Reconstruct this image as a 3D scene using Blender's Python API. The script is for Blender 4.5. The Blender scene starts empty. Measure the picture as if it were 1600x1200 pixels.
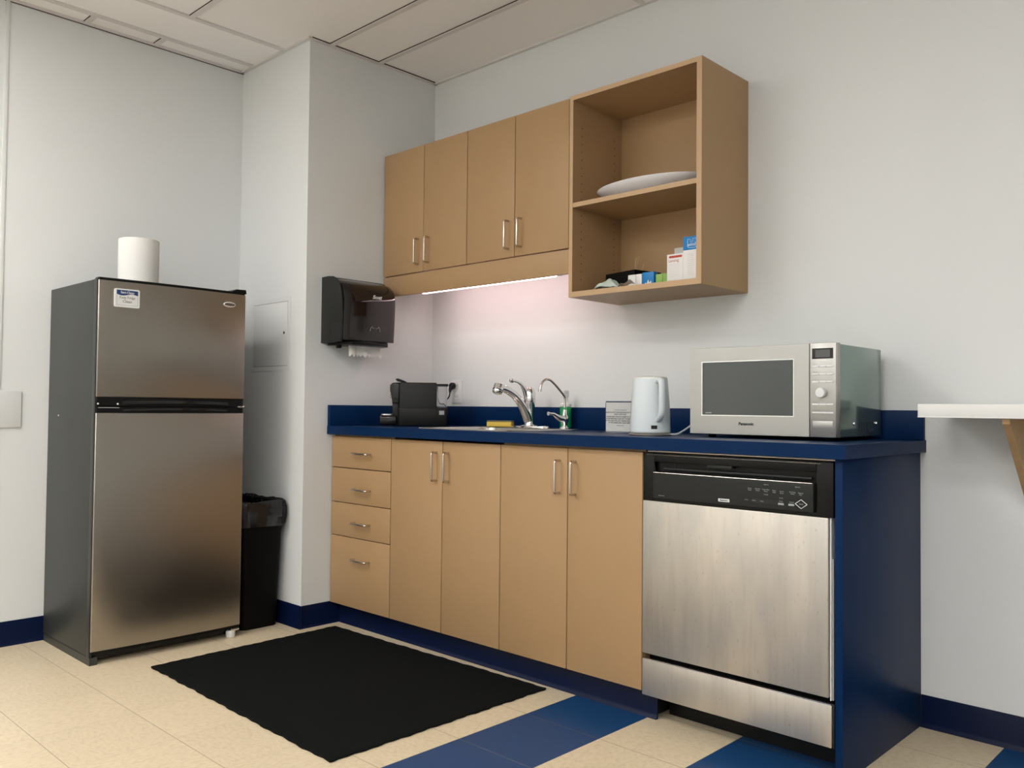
import bpy, bmesh, math, random
from mathutils import Vector, Matrix
S = bpy.context.scene
COL = S.collection
PI = math.pi
random.seed(4)

# ------------------------------------------------------------------ camera
R_ = Vector((0.72260912, 0.69118841, 0.00972864))
U_ = Vector((0.01185814, -0.02646652, 0.99957937))
F_ = Vector((-0.69115515, 0.7221898, 0.02732116))
cam = bpy.data.cameras.new('camera')
cam.sensor_fit = 'HORIZONTAL'; cam.sensor_width = 36; cam.lens = 36*1334.157/1600
cam.clip_start = 0.02
cam_o = bpy.data.objects.new('camera', cam); COL.objects.link(cam_o)
M = Matrix((R_, U_, -F_)).transposed().to_4x4()
M.translation = Vector((3.36628779, -2.91498906, 1.00813348))
cam_o.matrix_world = M
S.camera = cam_o
# ------------------------------------------------------------------ view + world
S.view_settings.view_transform = 'Standard'
S.view_settings.look = 'None'
S.view_settings.gamma = 1
S.view_settings.use_curve_mapping = False
S.view_settings.exposure = 0.0
w = bpy.data.worlds.new('world'); S.world = w; w.use_nodes = True
w.node_tree.nodes['Background'].inputs[0].default_value = (0.9, 0.95, 1, 1)
w.node_tree.nodes['Background'].inputs[1].default_value = 0.3
TROFFER = 13.6          # strength of the recessed ceiling lights
UNDER = 11.0            # strength of the strip light under the wall cabinets

# ------------------------------------------------------------------ materials
def mat(name, col, rough=0.5, metal=0.0, spec=0.5, var=0.0, vscale=8.0, stretch=(1, 1, 1), bump=0.0, bscale=200.0,
        bstretch=(1, 1, 1), coat=0.0, emit=None, estr=0.0, trans=0.0, rvar=0.0, alpha=1.0, aniso=0.0, ior=1.45):
    m = bpy.data.materials.new(name); m.use_nodes = True
    n = m.node_tree.nodes; l = m.node_tree.links; b = n['Principled BSDF']
    b.inputs['Base Color'].default_value = (*col, 1)
    b.inputs['Roughness'].default_value = rough
    b.inputs['Metallic'].default_value = metal
    b.inputs['Specular IOR Level'].default_value = spec
    b.inputs['Coat Weight'].default_value = coat
    b.inputs['Transmission Weight'].default_value = trans
    b.inputs['IOR'].default_value = ior
    b.inputs['Alpha'].default_value = alpha
    b.inputs['Anisotropic'].default_value = aniso
    if emit:
        b.inputs['Emission Color'].default_value = (*emit, 1); b.inputs['Emission Strength'].default_value = estr
    tc = n.new('ShaderNodeTexCoord')
    def noise(sc, st, det=3):
        mp = n.new('ShaderNodeMapping'); mp.inputs['Scale'].default_value = st
        l.new(tc.outputs['Object'], mp.inputs[0])
        t = n.new('ShaderNodeTexNoise'); t.inputs['Scale'].default_value = sc; t.inputs['Detail'].default_value = det
        l.new(mp.outputs[0], t.inputs['Vector']); return t
    if var or rvar:
        t = noise(vscale, stretch)
        if var:
            r = n.new('ShaderNodeMix'); r.data_type = 'RGBA'
            r.inputs[6].default_value = (*[c*(1-var) for c in col], 1)
            r.inputs[7].default_value = (*[min(1, c*(1+var)) for c in col], 1)
            l.new(t.outputs['Fac'], r.inputs[0]); l.new(r.outputs[2], b.inputs['Base Color'])
        if rvar:
            q = n.new('ShaderNodeMapRange'); q.inputs[3].default_value = rough-rvar; q.inputs[4].default_value = rough+rvar
            q.inputs[1].default_value = 0.3; q.inputs[2].default_value = 0.7
            l.new(t.outputs['Fac'], q.inputs[0]); l.new(q.outputs[0], b.inputs['Roughness'])
    if bump:
        t = noise(bscale, bstretch, 2)
        bp = n.new('ShaderNodeBump'); bp.inputs['Strength'].default_value = bump; bp.inputs['Distance'].default_value = 0.002
        l.new(t.outputs['Fac'], bp.inputs['Height']); l.new(bp.outputs[0], b.inputs['Normal'])
    return m

m_wall = mat('wall_paint', (0.75, 0.765, 0.76), 0.55, spec=0.3, bump=0.12, bscale=350, var=0.012, vscale=2)
m_ceil = mat('ceiling_tile', (0.93, 0.91, 0.89), 0.9, spec=0.1, bump=0.25, bscale=260, var=0.02, vscale=60)
m_grid = mat('ceiling_grid_paint', (0.70, 0.68, 0.655), 0.5)
m_base = mat('navy_vinyl', (0.0025, 0.0075, 0.034), 0.30, spec=0.2, var=0.1, vscale=6)
m_navy = mat('navy_laminate', (0.0025, 0.020, 0.075), 0.36, spec=0.10, var=0.06, vscale=10, bump=0.05, bscale=600)
m_tan = mat('tan_laminate', (0.405, 0.256, 0.128), 0.42, spec=0.35, var=0.03, vscale=14, stretch=(1, 1, 1), bump=0.04, bscale=500)
m_tanedge = mat('tan_edge_band', (0.52, 0.35, 0.20), 0.45, spec=0.35)
m_gap = mat('painted_recess_shade', (0.03, 0.014, 0.008), 0.8)  # near-black colour standing for the shade inside gaps and holes
m_steel = mat('brushed_stainless', (0.36, 0.335, 0.30), 0.34, 1.0, var=0.05, vscale=3, stretch=(1, 1, 1), bump=0.03, bscale=60, bstretch=(1, 1, 12), rvar=0.03)
m_dsteel = mat('worn_stainless', (0.74, 0.70, 0.63), 0.42, 0.80, bump=0.05, bscale=40, bstretch=(14, 1, 1))
def _stain(m):
    n = m.node_tree.nodes; l = m.node_tree.links; b = n['Principled BSDF']
    tc = n.new('ShaderNodeTexCoord')
    def nz(sc, st, d, a0, a1):
        mp = n.new('ShaderNodeMapping'); mp.inputs['Scale'].default_value = st; l.new(tc.outputs['Object'], mp.inputs[0])
        t = n.new('ShaderNodeTexNoise'); t.inputs['Scale'].default_value = sc; t.inputs['Detail'].default_value = d; l.new(mp.outputs[0], t.inputs['Vector'])
        r = n.new('ShaderNodeMapRange'); r.inputs[1].default_value = a0; r.inputs[2].default_value = a1; l.new(t.outputs['Fac'], r.inputs[0]); return r.outputs[0]
    a = nz(3.2, (2.6, 1, 1), 4, 0.35, 0.65); st = nz(14, (5, 1, 0.35), 3, 0.5, 0.8); sp = nz(90, (1.6, 1, 0.6), 2, 0.66, 0.74)
    def mix(f, c0, c1, k=1.0):
        x = n.new('ShaderNodeMix'); x.data_type = 'RGBA'
        mm = n.new('ShaderNodeMath'); mm.operation = 'MULTIPLY'; mm.inputs[1].default_value = k; l.new(f, mm.inputs[0]); l.new(mm.outputs[0], x.inputs[0])
        for i, c in ((6, c0), (7, c1)):
            if isinstance(c, tuple): x.inputs[i].default_value = (*c, 1)
            else: l.new(c, x.inputs[i])
        return x.outputs[2]
    c = mix(a, (0.50, 0.475, 0.435), (0.62, 0.57, 0.50)); c = mix(st, c, (0.42, 0.38, 0.32), 0.35); c = mix(sp, c, (0.34, 0.26, 0.18), 0.35)
    l.new(c, b.inputs['Base Color'])
_stain(m_dsteel)
m_mwsteel = mat('microwave_stainless', (0.43, 0.425, 0.405), 0.38, 0.9, var=0.05, vscale=12, bump=0.04, bscale=40, bstretch=(1, 1, 14))
m_mwcase = mat('metallic_green_grey_paint', (0.24, 0.31, 0.285), 0.13, 0.75, bump=0.0)
m_chrome = mat('chrome', (0.80, 0.80, 0.80), 0.08, 1.0)
m_nickel = mat('satin_nickel', (0.62, 0.56, 0.50), 0.26, 1.0)
m_sink = mat('sink_steel', (0.62, 0.60, 0.57), 0.24, 1.0)
m_blk = mat('black_plastic', (0.005, 0.005, 0.005), 0.35, spec=0.25, bump=0.03)
m_blkgl = mat('glossy_black_plastic', (0.010, 0.008, 0.008), 0.06)
m_fside = mat('charcoal_textured_steel', (0.033, 0.036, 0.034), 0.42, spec=0.45, bump=0.25, bscale=500)
m_dgrey = mat('dark_grey_plastic', (0.017, 0.018, 0.017), 0.42, spec=0.25)
m_smoke = mat('smoked_plastic', (0.010, 0.007, 0.007), 0.045, spec=0.6)
m_bin = mat('bin_plastic', (0.004, 0.004, 0.0036), 0.5, spec=0.12)
m_bag = mat('black_bin_liner', (0.007, 0.007, 0.008), 0.2, bump=1.0, bscale=45, bstretch=(1, 1, 0.6))
m_mat = mat('black_carpet', (0.0078, 0.0088, 0.0084), 0.95, spec=0.06, var=0.6, vscale=260, bump=1.0, bscale=420)
m_white = mat('white_plastic', (0.78, 0.79, 0.78), 0.35)
m_plate = mat('white_wall_plate', (0.71, 0.715, 0.705), 0.5)
m_kettle = mat('pale_blue_white_plastic', (0.66, 0.72, 0.75), 0.28)
m_paper = mat('paper', (0.80, 0.79, 0.76), 0.9, spec=0.1, bump=0.3, bscale=120)
m_card = mat('white_card', (0.78, 0.76, 0.74), 0.55)
m_red = mat('red_print', (0.45, 0.05, 0.03), 0.5)
m_grprint = mat('grey_print', (0.34, 0.31, 0.30), 0.6)
m_ltprint = mat('light_grey_print', (0.50, 0.50, 0.48), 0.6)
m_bluec = mat('blue_card', (0.0, 0.19, 0.50), 0.4)
m_green = mat('green_card', (0.27, 0.46, 0.10), 0.45)
m_soap = mat('green_dish_soap', (0.00, 0.26, 0.06), 0.2, coat=0.4)
m_sponge = mat('yellow_sponge', (0.72, 0.52, 0.10), 0.95, bump=0.8, bscale=300)
m_scour = mat('dark_scourer', (0.20, 0.19, 0.12), 0.95, bump=0.8, bscale=300)
m_cloth = mat('pale_green_cloth', (0.50, 0.58, 0.52), 0.85, var=0.15, vscale=30)
m_porc = mat('white_porcelain', (0.72, 0.71, 0.72), 0.18, coat=0.3)
m_wood = mat('bare_wood', (0.42, 0.27, 0.13), 0.55, var=0.18, vscale=10, stretch=(6, 6, 0.7))
m_shelfw = mat('white_shelf_laminate', (0.80, 0.80, 0.78), 0.35)
m_acryl = mat('clear_acrylic', (0.97, 0.98, 0.98), 0.03, trans=0.97, ior=1.15)
m_tank = mat('clear_tank_plastic', (0.85, 0.84, 0.88), 0.05, trans=0.9, ior=1.2)
m_glass = mat('microwave_door_glass', (0.045, 0.054, 0.052), 0.10, spec=0.9, coat=0.1, var=0.15, vscale=900)
m_lcd = mat('lcd', (0.10, 0.10, 0.105), 0.25)
m_ink = mat('black_ink', (0.01, 0.01, 0.012), 0.5)
m_wink = mat('white_ink', (0.75, 0.75, 0.75), 0.5)
m_gink = mat('grey_ink', (0.35, 0.37, 0.36), 0.5)
m_navyink = mat('navy_ink', (0.012, 0.045, 0.16), 0.4)
m_bamboo = mat('bamboo', (0.55, 0.40, 0.22), 0.6)
m_troff = mat('lit_ceiling_diffuser', (0.8, 0.8, 0.8), 0.5, emit=(1, 0.985, 0.965), estr=TROFFER)
m_under = mat('lit_strip_diffuser', (0.8, 0.8, 0.8), 0.5, emit=(1.0, 0.74, 0.78), estr=UNDER)

def floor_mat():
    m = bpy.data.materials.new('vinyl_floor_tiles'); m.use_nodes = True
    n = m.node_tree.nodes; l = m.node_tree.links; b = n['Principled BSDF']
    g = n.new('ShaderNodeNewGeometry'); sp = n.new('ShaderNodeSeparateXYZ'); l.new(g.outputs['Position'], sp.inputs[0])
    T = 0.3015
    def mth(op, a, c=None, d=None):
        x = n.new('ShaderNodeMath'); x.operation = op
        for i, v in enumerate((a, c, d)):
            if v is None: continue
            if isinstance(v, (int, float)): x.inputs[i].default_value = v
            else: l.new(v, x.inputs[i])
        return x.outputs[0]
    u = mth('DIVIDE', mth('SUBTRACT', sp.outputs[0], 1.4435), T)
    v = mth('DIVIDE', mth('SUBTRACT', sp.outputs[1], -1.727), T)
    fu = mth('FRACT', u); fv = mth('FRACT', v); iu = mth('FLOOR', u); iv = mth('FLOOR', v)
    def edge(f, wd):
        return mth('LESS_THAN', mth('MINIMUM', f, mth('SUBTRACT', 1.0, f)), wd)
    joint = mth('MAXIMUM', edge(fv, 0.0038), mth('MULTIPLY', edge(fu, 0.0022), 0.5))
    even = mth('LESS_THAN', mth('FRACT', mth('MULTIPLY', mth('ADD', iu, 0.25), 0.5)), 0.4)
    blue = mth('MULTIPLY', even, mth('GREATER_THAN', u, 0.0))
    cb = n.new('ShaderNodeCombineXYZ'); l.new(iu, cb.inputs[0]); l.new(iv, cb.inputs[1])
    wn = n.new('ShaderNodeTexWhiteNoise'); wn.noise_dimensions = '2D'; l.new(cb.outputs[0], wn.inputs['Vector'])
    # marbling streaks whose direction changes from tile to tile
    mp = n.new('ShaderNodeMapping'); mp.inputs['Scale'].default_value = (62, 30, 1); l.new(g.outputs['Position'], mp.inputs[0])
    mp2 = n.new('ShaderNodeMapping'); mp2.inputs['Scale'].default_value = (30, 62, 1); l.new(g.outputs['Position'], mp2.inputs[0])
    chk = mth('LESS_THAN', mth('FRACT', mth('MULTIPLY', mth('ADD', mth('ADD', iu, iv), 0.25), 0.5)), 0.4)
    mv = n.new('ShaderNodeMix'); mv.data_type = 'VECTOR'; l.new(chk, mv.inputs[0]); l.new(mp.outputs[0], mv.inputs[4]); l.new(mp2.outputs[0], mv.inputs[5])
    nz = n.new('ShaderNodeTexNoise'); nz.inputs['Scale'].default_value = 1.6; nz.inputs['Detail'].default_value = 6; nz.inputs['Distortion'].default_value = 0.6
    l.new(mv.outputs[1], nz.inputs['Vector'])
    cr = n.new('ShaderNodeValToRGB'); l.new(nz.outputs['Fac'], cr.inputs[0])
    cr.color_ramp.elements[0].position = 0.34; cr.color_ramp.elements[0].color = (0.64, 0.525, 0.36, 1)
    cr.color_ramp.elements[1].position = 0.56; cr.color_ramp.elements[1].color = (0.72, 0.605, 0.425, 1)
    tv = n.new('ShaderNodeMix'); tv.data_type = 'RGBA'; tv.blend_type = 'MULTIPLY'; tv.inputs[0].default_value = 1.0
    l.new(cr.outputs[0], tv.inputs[6])
    sh = mth('ADD', mth('MULTIPLY', wn.outputs['Value'], 0.05), 0.95)
    cs = n.new('ShaderNodeCombineXYZ')
    for i in range(3): l.new(sh, cs.inputs[i])
    l.new(cs.outputs[0], tv.inputs[7])
    cr2 = n.new('ShaderNodeValToRGB'); l.new(nz.outputs['Fac'], cr2.inputs[0])
    cr2.color_ramp.elements[0].color = (0.009, 0.048, 0.145, 1); cr2.color_ramp.elements[1].color = (0.013, 0.062, 0.175, 1)
    mb = n.new('ShaderNodeMix'); mb.data_type = 'RGBA'; l.new(blue, mb.inputs[0]); l.new(tv.outputs[2], mb.inputs[6]); l.new(cr2.outputs[0], mb.inputs[7])
    mj = n.new('ShaderNodeMix'); mj.data_type = 'RGBA'; l.new(mth('MULTIPLY', joint, 0.75), mj.inputs[0]); l.new(mb.outputs[2], mj.inputs[6]); mj.inputs[7].default_value = (0.20, 0.15, 0.10, 1)
    l.new(mj.outputs[2], b.inputs['Base Color'])
    b.inputs['Roughness'].default_value = 0.33; b.inputs['Specular IOR Level'].default_value = 0.28
    bp = n.new('ShaderNodeBump'); bp.inputs['Strength'].default_value = 0.15; bp.inputs['Distance'].default_value = 0.001
    l.new(mth('SUBTRACT', nz.outputs['Fac'], joint), bp.inputs['Height']); l.new(bp.outputs[0], b.inputs['Normal'])
    return m
m_floor = floor_mat()

# ------------------------------------------------------------------ mesh builder
class MB:
    def __init__(s): s.v = []; s.f = []
    def add(s, bm, mtx=None):
        o = len(s.v)
        bm.verts.ensure_lookup_table()
        for i, vv in enumerate(bm.verts):
            vv.index = i
            s.v.append((mtx @ vv.co) if mtx else vv.co.copy())
        for ff in bm.faces: s.f.append([o+q.index for q in ff.verts])
        bm.free(); return s
    def raw(s, vs, fs):
        o = len(s.v); s.v += [Vector(q) for q in vs]; s.f += [[o+i for i in q] for q in fs]; return s
    def box(s, x0, x1, y0, y1, z0, z1, bev=0.0, seg=2):
        bm = bmesh.new(); bmesh.ops.create_cube(bm, size=1)
        for v in bm.verts:
            v.co = Vector(((x0+x1)/2+v.co.x*(x1-x0), (y0+y1)/2+v.co.y*(y1-y0), (z0+z1)/2+v.co.z*(z1-z0)))
        if bev: bmesh.ops.bevel(bm, geom=list(bm.edges), offset=bev, segments=seg, affect='EDGES', profile=0.5)
        return s.add(bm)
    def prism(s, poly, ax, a, b, bev=0.0, seg=2):
        """poly: 2D points; ax 'x': (y,z), 'y': (x,z), 'z': (x,y); extruded from a to b"""
        def P(p, t): return {'x': (t, p[0], p[1]), 'y': (p[0], t, p[1]), 'z': (p[0], p[1], t)}[ax]
        bm = bmesh.new()
        A = [bm.verts.new(P(p, a)) for p in poly]; B = [bm.verts.new(P(p, b)) for p in poly]
        bm.faces.new(A[::-1]); bm.faces.new(B)
        k = len(poly)
        for i in range(k): bm.faces.new((A[i], A[(i+1) % k], B[(i+1) % k], B[i]))
        bmesh.ops.recalc_face_normals(bm, faces=list(bm.faces))
        if bev:
            es = [e for e in bm.edges if any(v in A for v in e.verts) and all(v in A for v in e.verts) or all(v in B for v in e.verts)]
            bmesh.ops.bevel(bm, geom=es, offset=bev, segments=seg, affect='EDGES', profile=0.5)
        return s.add(bm)
    def tube(s, pts, r, k=10, caps=True):
        pts = [Vector(p) for p in pts]; n = len(pts)
        rs = r if isinstance(r, (list, tuple)) else [r]*n
        rs = [(q, q) if not isinstance(q, (list, tuple)) else q for q in rs]
        up = None; rings = []
        for i, p in enumerate(pts):
            t = (pts[min(i+1, n-1)]-pts[max(i-1, 0)]).normalized()
            if up is None:
                up = Vector((0, 0, 1)) if abs(t.z) < 0.9 else Vector((1, 0, 0))
            up = (up-t*up.dot(t)).normalized(); sd = t.cross(up)
            rings.append([p+(sd*math.cos(a)*rs[i][0]+up*math.sin(a)*rs[i][1]) for a in (2*PI*j/k for j in range(k))])
        vs = [v for rg in rings for v in rg]; fs = []
        for i in range(n-1):
            for j in range(k): fs.append((i*k+j, i*k+(j+1) % k, (i+1)*k+(j+1) % k, (i+1)*k+j))
        if caps: fs.append(tuple(range(k))[::-1]); fs.append(tuple((n-1)*k+j for j in range(k)))
        return s.raw(vs, fs)
    def lathe(s, prof, c=(0, 0, 0), k=32, axis='z', sx=1, sy=1):
        vs = []; fs = []; n = len(prof)
        for r, h in prof:
            for j in range(k):
                a = 2*PI*j/k; x, y = r*math.cos(a)*sx, r*math.sin(a)*sy
                q = {'z': (x, y, h), 'y': (x, h, -y), 'x': (h, x, y)}[axis]
                vs.append((c[0]+q[0], c[1]+q[1], c[2]+q[2]))
        for i in range(n-1):
            for j in range(k): fs.append((i*k+j, i*k+(j+1) % k, (i+1)*k+(j+1) % k, (i+1)*k+j))
        if prof[0][0] > 1e-6: fs.append(tuple(range(k))[::-1])
        if prof[-1][0] > 1e-6: fs.append(tuple((n-1)*k+j for j in range(k)))
        return s.raw(vs, fs)
    def obj(s, name, m, parent=None, off=(0, 0, 0), ang=35, weld=True):
        me = bpy.data.meshes.new(name)
        o3 = Vector(off)
        me.from_pydata([tuple(v-o3) for v in s.v], [], s.f)
        bm = bmesh.new(); bm.from_mesh(me)
        if weld: bmesh.ops.remove_doubles(bm, verts=bm.verts, dist=1e-6)
        bmesh.ops.recalc_face_normals(bm, faces=list(bm.faces))
        bm.to_mesh(me); bm.free()
        me.polygons.foreach_set('use_smooth', [True]*len(me.polygons))
        me.set_sharp_from_angle(angle=math.radians(ang))
        me.materials.append(m)
        ob = bpy.data.objects.new(name, me); COL.objects.link(ob)
        if parent: ob.parent = parent
        return ob

def tag(o, label, cat, group=None, kind=None):
    o['label'] = label; o['category'] = cat
    if group: o['group'] = group
    if kind: o['kind'] = kind
    return o
class Thing:
    def __init__(s, name, label, cat, loc=(0, 0, 0), rz=0, group=None):
        e = bpy.data.objects.new(name, None); COL.objects.link(e); e.empty_display_size = 0.05
        e.location = loc; e.rotation_euler = (0, 0, rz); s.e = e; s.loc = Vector(loc); s.local = False
        tag(e, label, cat, group)
    def part(s, name, mb, m, parent=None, label=None, ang=35):
        o = mb.obj(name, m, parent or s.e, (0, 0, 0) if s.local else s.loc, ang)
        if label: o['label'] = label
        return o
def solo(name, mb, m, label, cat, group=None, loc=(0, 0, 0)):
    o = mb.obj(name, m, None, loc); o.location = loc
    return tag(o, label, cat, group)
def struct(name, mb, m, parent=None):
    o = mb.obj(name, m, parent)
    if not parent: o['kind'] = 'structure'
    return o
def textmb(body, size, face, pos, ext=0.0004, bold=0.0, align='CENTER', shear=0.0, sxy=1.0):
    """lettering as thin raised mesh; face '-y' or '+x' or '-x'; pos = centre of the line"""
    c = bpy.data.curves.new('lettering', 'FONT'); c.body = body; c.size = size; c.extrude = ext
    c.align_x = align; c.align_y = 'CENTER'; c.offset = bold; c.shear = shear; c.resolution_u = 3
    o = bpy.data.objects.new('lettering_tmp', c); COL.objects.link(o)
    dg = bpy.context.evaluated_depsgraph_get(); me = bpy.data.meshes.new_from_object(o.evaluated_get(dg))
    bpy.data.objects.remove(o); bpy.data.curves.remove(c)
    bm = bmesh.new(); bm.from_mesh(me); bpy.data.meshes.remove(me)
    rot = {'-y': Matrix.Rotation(PI/2, 4, 'X'), '+x': Matrix.Rotation(PI/2, 4, 'Z') @ Matrix.Rotation(PI/2, 4, 'X')}[face]
    mtx = Matrix.Translation(pos) @ rot @ Matrix.Diagonal((sxy, 1, 1, 1))
    return MB().add(bm, mtx)

# ================================================================== ROOM
HC = 2.69; XL = -0.608; YF = -5.8; XR = 6.0; YC = -0.762
struct('floor', MB().box(XL-0.2, XR+0.2, YF-0.2, 0.2, -0.1, 0), m_floor)
struct('wall_back', MB().box(0, XR+0.1, 0, 0.1, 0, HC+0.1), m_wall)
struct('wall_left', MB().box(XL-0.1, XL, YF, YC, 0, HC+0.1), m_wall)
struct('wall_corner', MB().box(XL-0.1, 0, YC, 0.1, 0, HC+0.1), m_wall)
struct('wall_right', MB().box(XR, XR+0.1, YF, 0, 0, HC+0.1), m_wall)
struct('wall_front', MB().box(XL-0.1, XR+0.1, YF-0.1, YF, 0, HC+0.1), m_wall)
ceil = struct('ceiling', MB().box(XL-0.1, XR+0.1, YF-0.1, 0.1, HC+0.008, HC+0.12), m_ceil)
g = MB()
hw = 0.012
gg = MB()
def gx(x, y0, y1):
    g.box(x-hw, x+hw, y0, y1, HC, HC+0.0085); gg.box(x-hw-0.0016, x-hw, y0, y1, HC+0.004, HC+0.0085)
def gy(y, x0, x1):
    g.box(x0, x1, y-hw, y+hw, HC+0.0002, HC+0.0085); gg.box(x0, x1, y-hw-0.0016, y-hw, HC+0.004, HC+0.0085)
gx(-0.487, YF, YC); gx(-0.20, YF, YC)
for y in (-0.655, -0.372): gy(y, 0, XR)
k = -1.235
while k > YF: gy(k, -0.20, XR); k -= 0.6
k = -1.218
while k > YF: gy(k, XL, -0.487); k -= 0.31
for x in (1.02, 2.22, 3.42, 4.62, 5.82): gx(x, YF, -0.655)
for x in (1.325, 2.545, 3.765, 4.985): gx(x, -0.372, 0)
# wall angle round the perimeter
g.box(0, XR, -0.018, 0, HC-0.001, HC+0.0085); g.box(XL, XL+0.018, YF, YC, HC-0.001, HC+0.0085)
g.box(XL, 0.018, YC-0.018, YC, HC-0.001, HC+0.0085); g.box(0, 0.018, YC, 0, HC-0.001, HC+0.0085)
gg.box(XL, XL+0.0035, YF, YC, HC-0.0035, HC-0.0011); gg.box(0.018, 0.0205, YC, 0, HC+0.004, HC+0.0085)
g.obj('ceiling_grid', m_grid, ceil)
gg.obj('painted_shadow_line', m_gap, ceil)  # solid dark strips painting shadow lines at the grid bars and wall angle
# cove baseboards: profile with a small toe
def cove(name, p0, p1, nrm, h=0.101):
    """vinyl cove base from p0 to p1 (xy), nrm = outward normal"""
    prof = [(0, 0), (0.013, 0), (0.012, 0.003), (0.007, 0.008), (0.0045, 0.016), (0.004, h-0.002), (0.003, h), (0, h)]
    vs = []; fs = []; n = len(prof)
    for p in (p0, p1):
        for d, z in prof: vs.append((p[0]+nrm[0]*d, p[1]+nrm[1]*d, z))
    for i in range(n): fs.append((i, (i+1) % n, n+(i+1) % n, n+i))
    fs.append(tuple(range(n))[::-1]); fs.append(tuple(range(n, 2*n)))
    return struct(name, MB().raw(vs, fs), m_base)
cove('baseboard_left', (XL, YF), (XL, YC), (1, 0))
cove('baseboard_corner', (XL, YC), (0.012, YC), (0, -1))
cove('baseboard_corner_side', (0, YC-0.012), (0, -0.553), (1, 0))
cove('baseboard_back', (2.41, 0), (XR, 0), (0, -1))
cove('baseboard_right', (XR, YF), (XR, 0), (-1, 0))
cove('baseboard_front', (XL, YF), (XR, YF), (0, 1))
# vinyl joint strip on the left wall
struct('trim_1', MB().box(XL, XL+0.004, -1.842, -1.826, 0.101, HC-0.001, 0.001), m_plate)
# recessed ceiling lights (all outside the picture, they light the room)
LAMPS = [(0.43, -2.75, 'nearest the refrigerator'), (2.83, -2.75, 'nearest the counter end'),
         (0.43, -3.95, 'in the middle row on the refrigerator side'), (2.83, -3.95, 'in the middle row behind the viewer'), (5.23, -3.95, 'in the middle row on the shelf side'),
         (0.43, -5.15, 'in the rear row on the refrigerator side'), (2.83, -5.15, 'in the rear row straight behind the viewer'), (5.23, -5.15, 'in the rear row on the shelf side')]
for x, y, wh in LAMPS:
    t = Thing('ceiling_light', 'recessed fluorescent ceiling light panel ' + wh, 'light', (x, y, HC), group='recessed ceiling lights')
    f = MB()
    for a in ((x-0.588, x-0.565, y-0.288, y+0.288), (x+0.565, x+0.588, y-0.288, y+0.288), (x-0.565, x+0.565, y-0.288, y-0.265), (x-0.565, x+0.565, y+0.265, y+0.288)):
        f.box(*a, HC-0.004, HC+0.008)
    t.part('frame', f, m_white)
    t.part('diffuser', MB().box(x-0.565, x+0.565, y-0.265, y+0.265, HC-0.002, HC+0.006), m_troff)

# ================================================================== handles
def handle(t, parent, x, z, vertical, y, L=0.118, st=0.029):
    r = 0.0048; c = 0.008; a = L/2
    if vertical: P = lambda u, d: (x, y-d, z+u)
    else: P = lambda u, d: (x+u, y-d, z)
    pts = [P(-a, 0), P(-a, st-c)]
    for q in range(1, 5):
        an = q/4*PI/2; pts.append(P(-a+c*(1-math.cos(an)), st-c+c*math.sin(an)))
    for q in range(0, 5):
        an = PI/2-q/4*PI/2; pts.append(P(a-c*(1-math.cos(an)), st-c+c*math.sin(an)))
    pts += [P(a, 0)]
    return t.part('handle', MB().tube(pts, r, 10), m_nickel, parent)

# ================================================================== BASE CABINETS
YD = -0.612; DT = 0.018                 # door front plane
ZB = 0.8765; ZT = 0.915                 # countertop under and top
def base_body(t, x0, x1, top=0.8735):
    b = MB()
    y1 = -0.002; y0 = YD+DT+0.001
    b.box(x0+0.0005, x0+0.018, y0, y1, 0.1, top); b.box(x1-0.018, x1-0.0005, y0, y1, 0.1, top)
    b.box(x0+0.018, x1-0.018, y0, y1, 0.1, 0.118); b.box(x0+0.018, x1-0.018, y1-0.008, y1, 0.118, top)
    b.box(x0+0.018, x1-0.018, y0, y0+0.018, top-0.06, top)
    t.part('body', b, m_tan)
    t.part('painted_gap_shade', MB().box(x0+0.019, x1-0.019, y0+0.0185, y0+0.02, 0.119, top-0.001), m_gap)  # dark sheet painting the shade seen between doors and drawers
    t.part('plinth', MB().box(x0+0.0005, x1-0.0005, -0.545, y1, 0.0, 0.0995), m_dgrey)
t = Thing('drawer_cabinet', 'tan base cabinet with four drawers in the corner beside the trash can', 'cabinet', (0.224, -0.3, 0))
base_body(t, 0.004, 0.447)
zs = [(0.726, 0.8665), (0.5675, 0.7225), (0.4145, 0.564), (0.1, 0.411)]
for (z0, z1), hz in zip(zs, (0.793, 0.632, 0.481, 0.318)):
    d = t.part('drawer', MB().box(0.006, 0.4445, YD, YD+DT, z0, z1, 0.0012), m_tan)
    handle(t, d, 0.248, hz, False, YD, 0.112)
def cab2(x0, xm, x1, label, top=0.8665):
    t = Thing('base_cabinet', label, 'cabinet', ((x0+x1)/2, -0.3, 0), group='two door base cabinets under the counter')
    base_body(t, x0, x1, 0.72 if x0 < 0.5 else 0.8735)
    for a, b, hx in ((x0+0.002, xm-0.002, xm-0.036), (xm+0.002, x1-0.002, xm+0.036)):
        d = t.part('door', MB().box(a, b, YD, YD+DT, 0.1, top, 0.0012), m_tan)
        handle(t, d, hx, 0.765, True, YD, 0.114)
    return t
t = cab2(0.447, 0.779, 1.107, 'tan two door base cabinet under the sink, next to the drawers')
cab2(1.107, 1.4365, 1.754, 'tan two door base cabinet between the sink cabinet and the dishwasher')
# navy toe base under the cabinets
cove('baseboard_cabinets', (0.0, -0.553), (1.778, -0.553), (0, -1), 0.0985)
# navy end panel
solo('end_panel', MB().box(2.388, 2.409, YD, -0.0005, 0.0, ZB-0.0005, 0.001), m_navy, 'navy laminate gable panel closing the counter right of the dishwasher', 'panel', None, (2.4, -0.3, 0))

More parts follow.
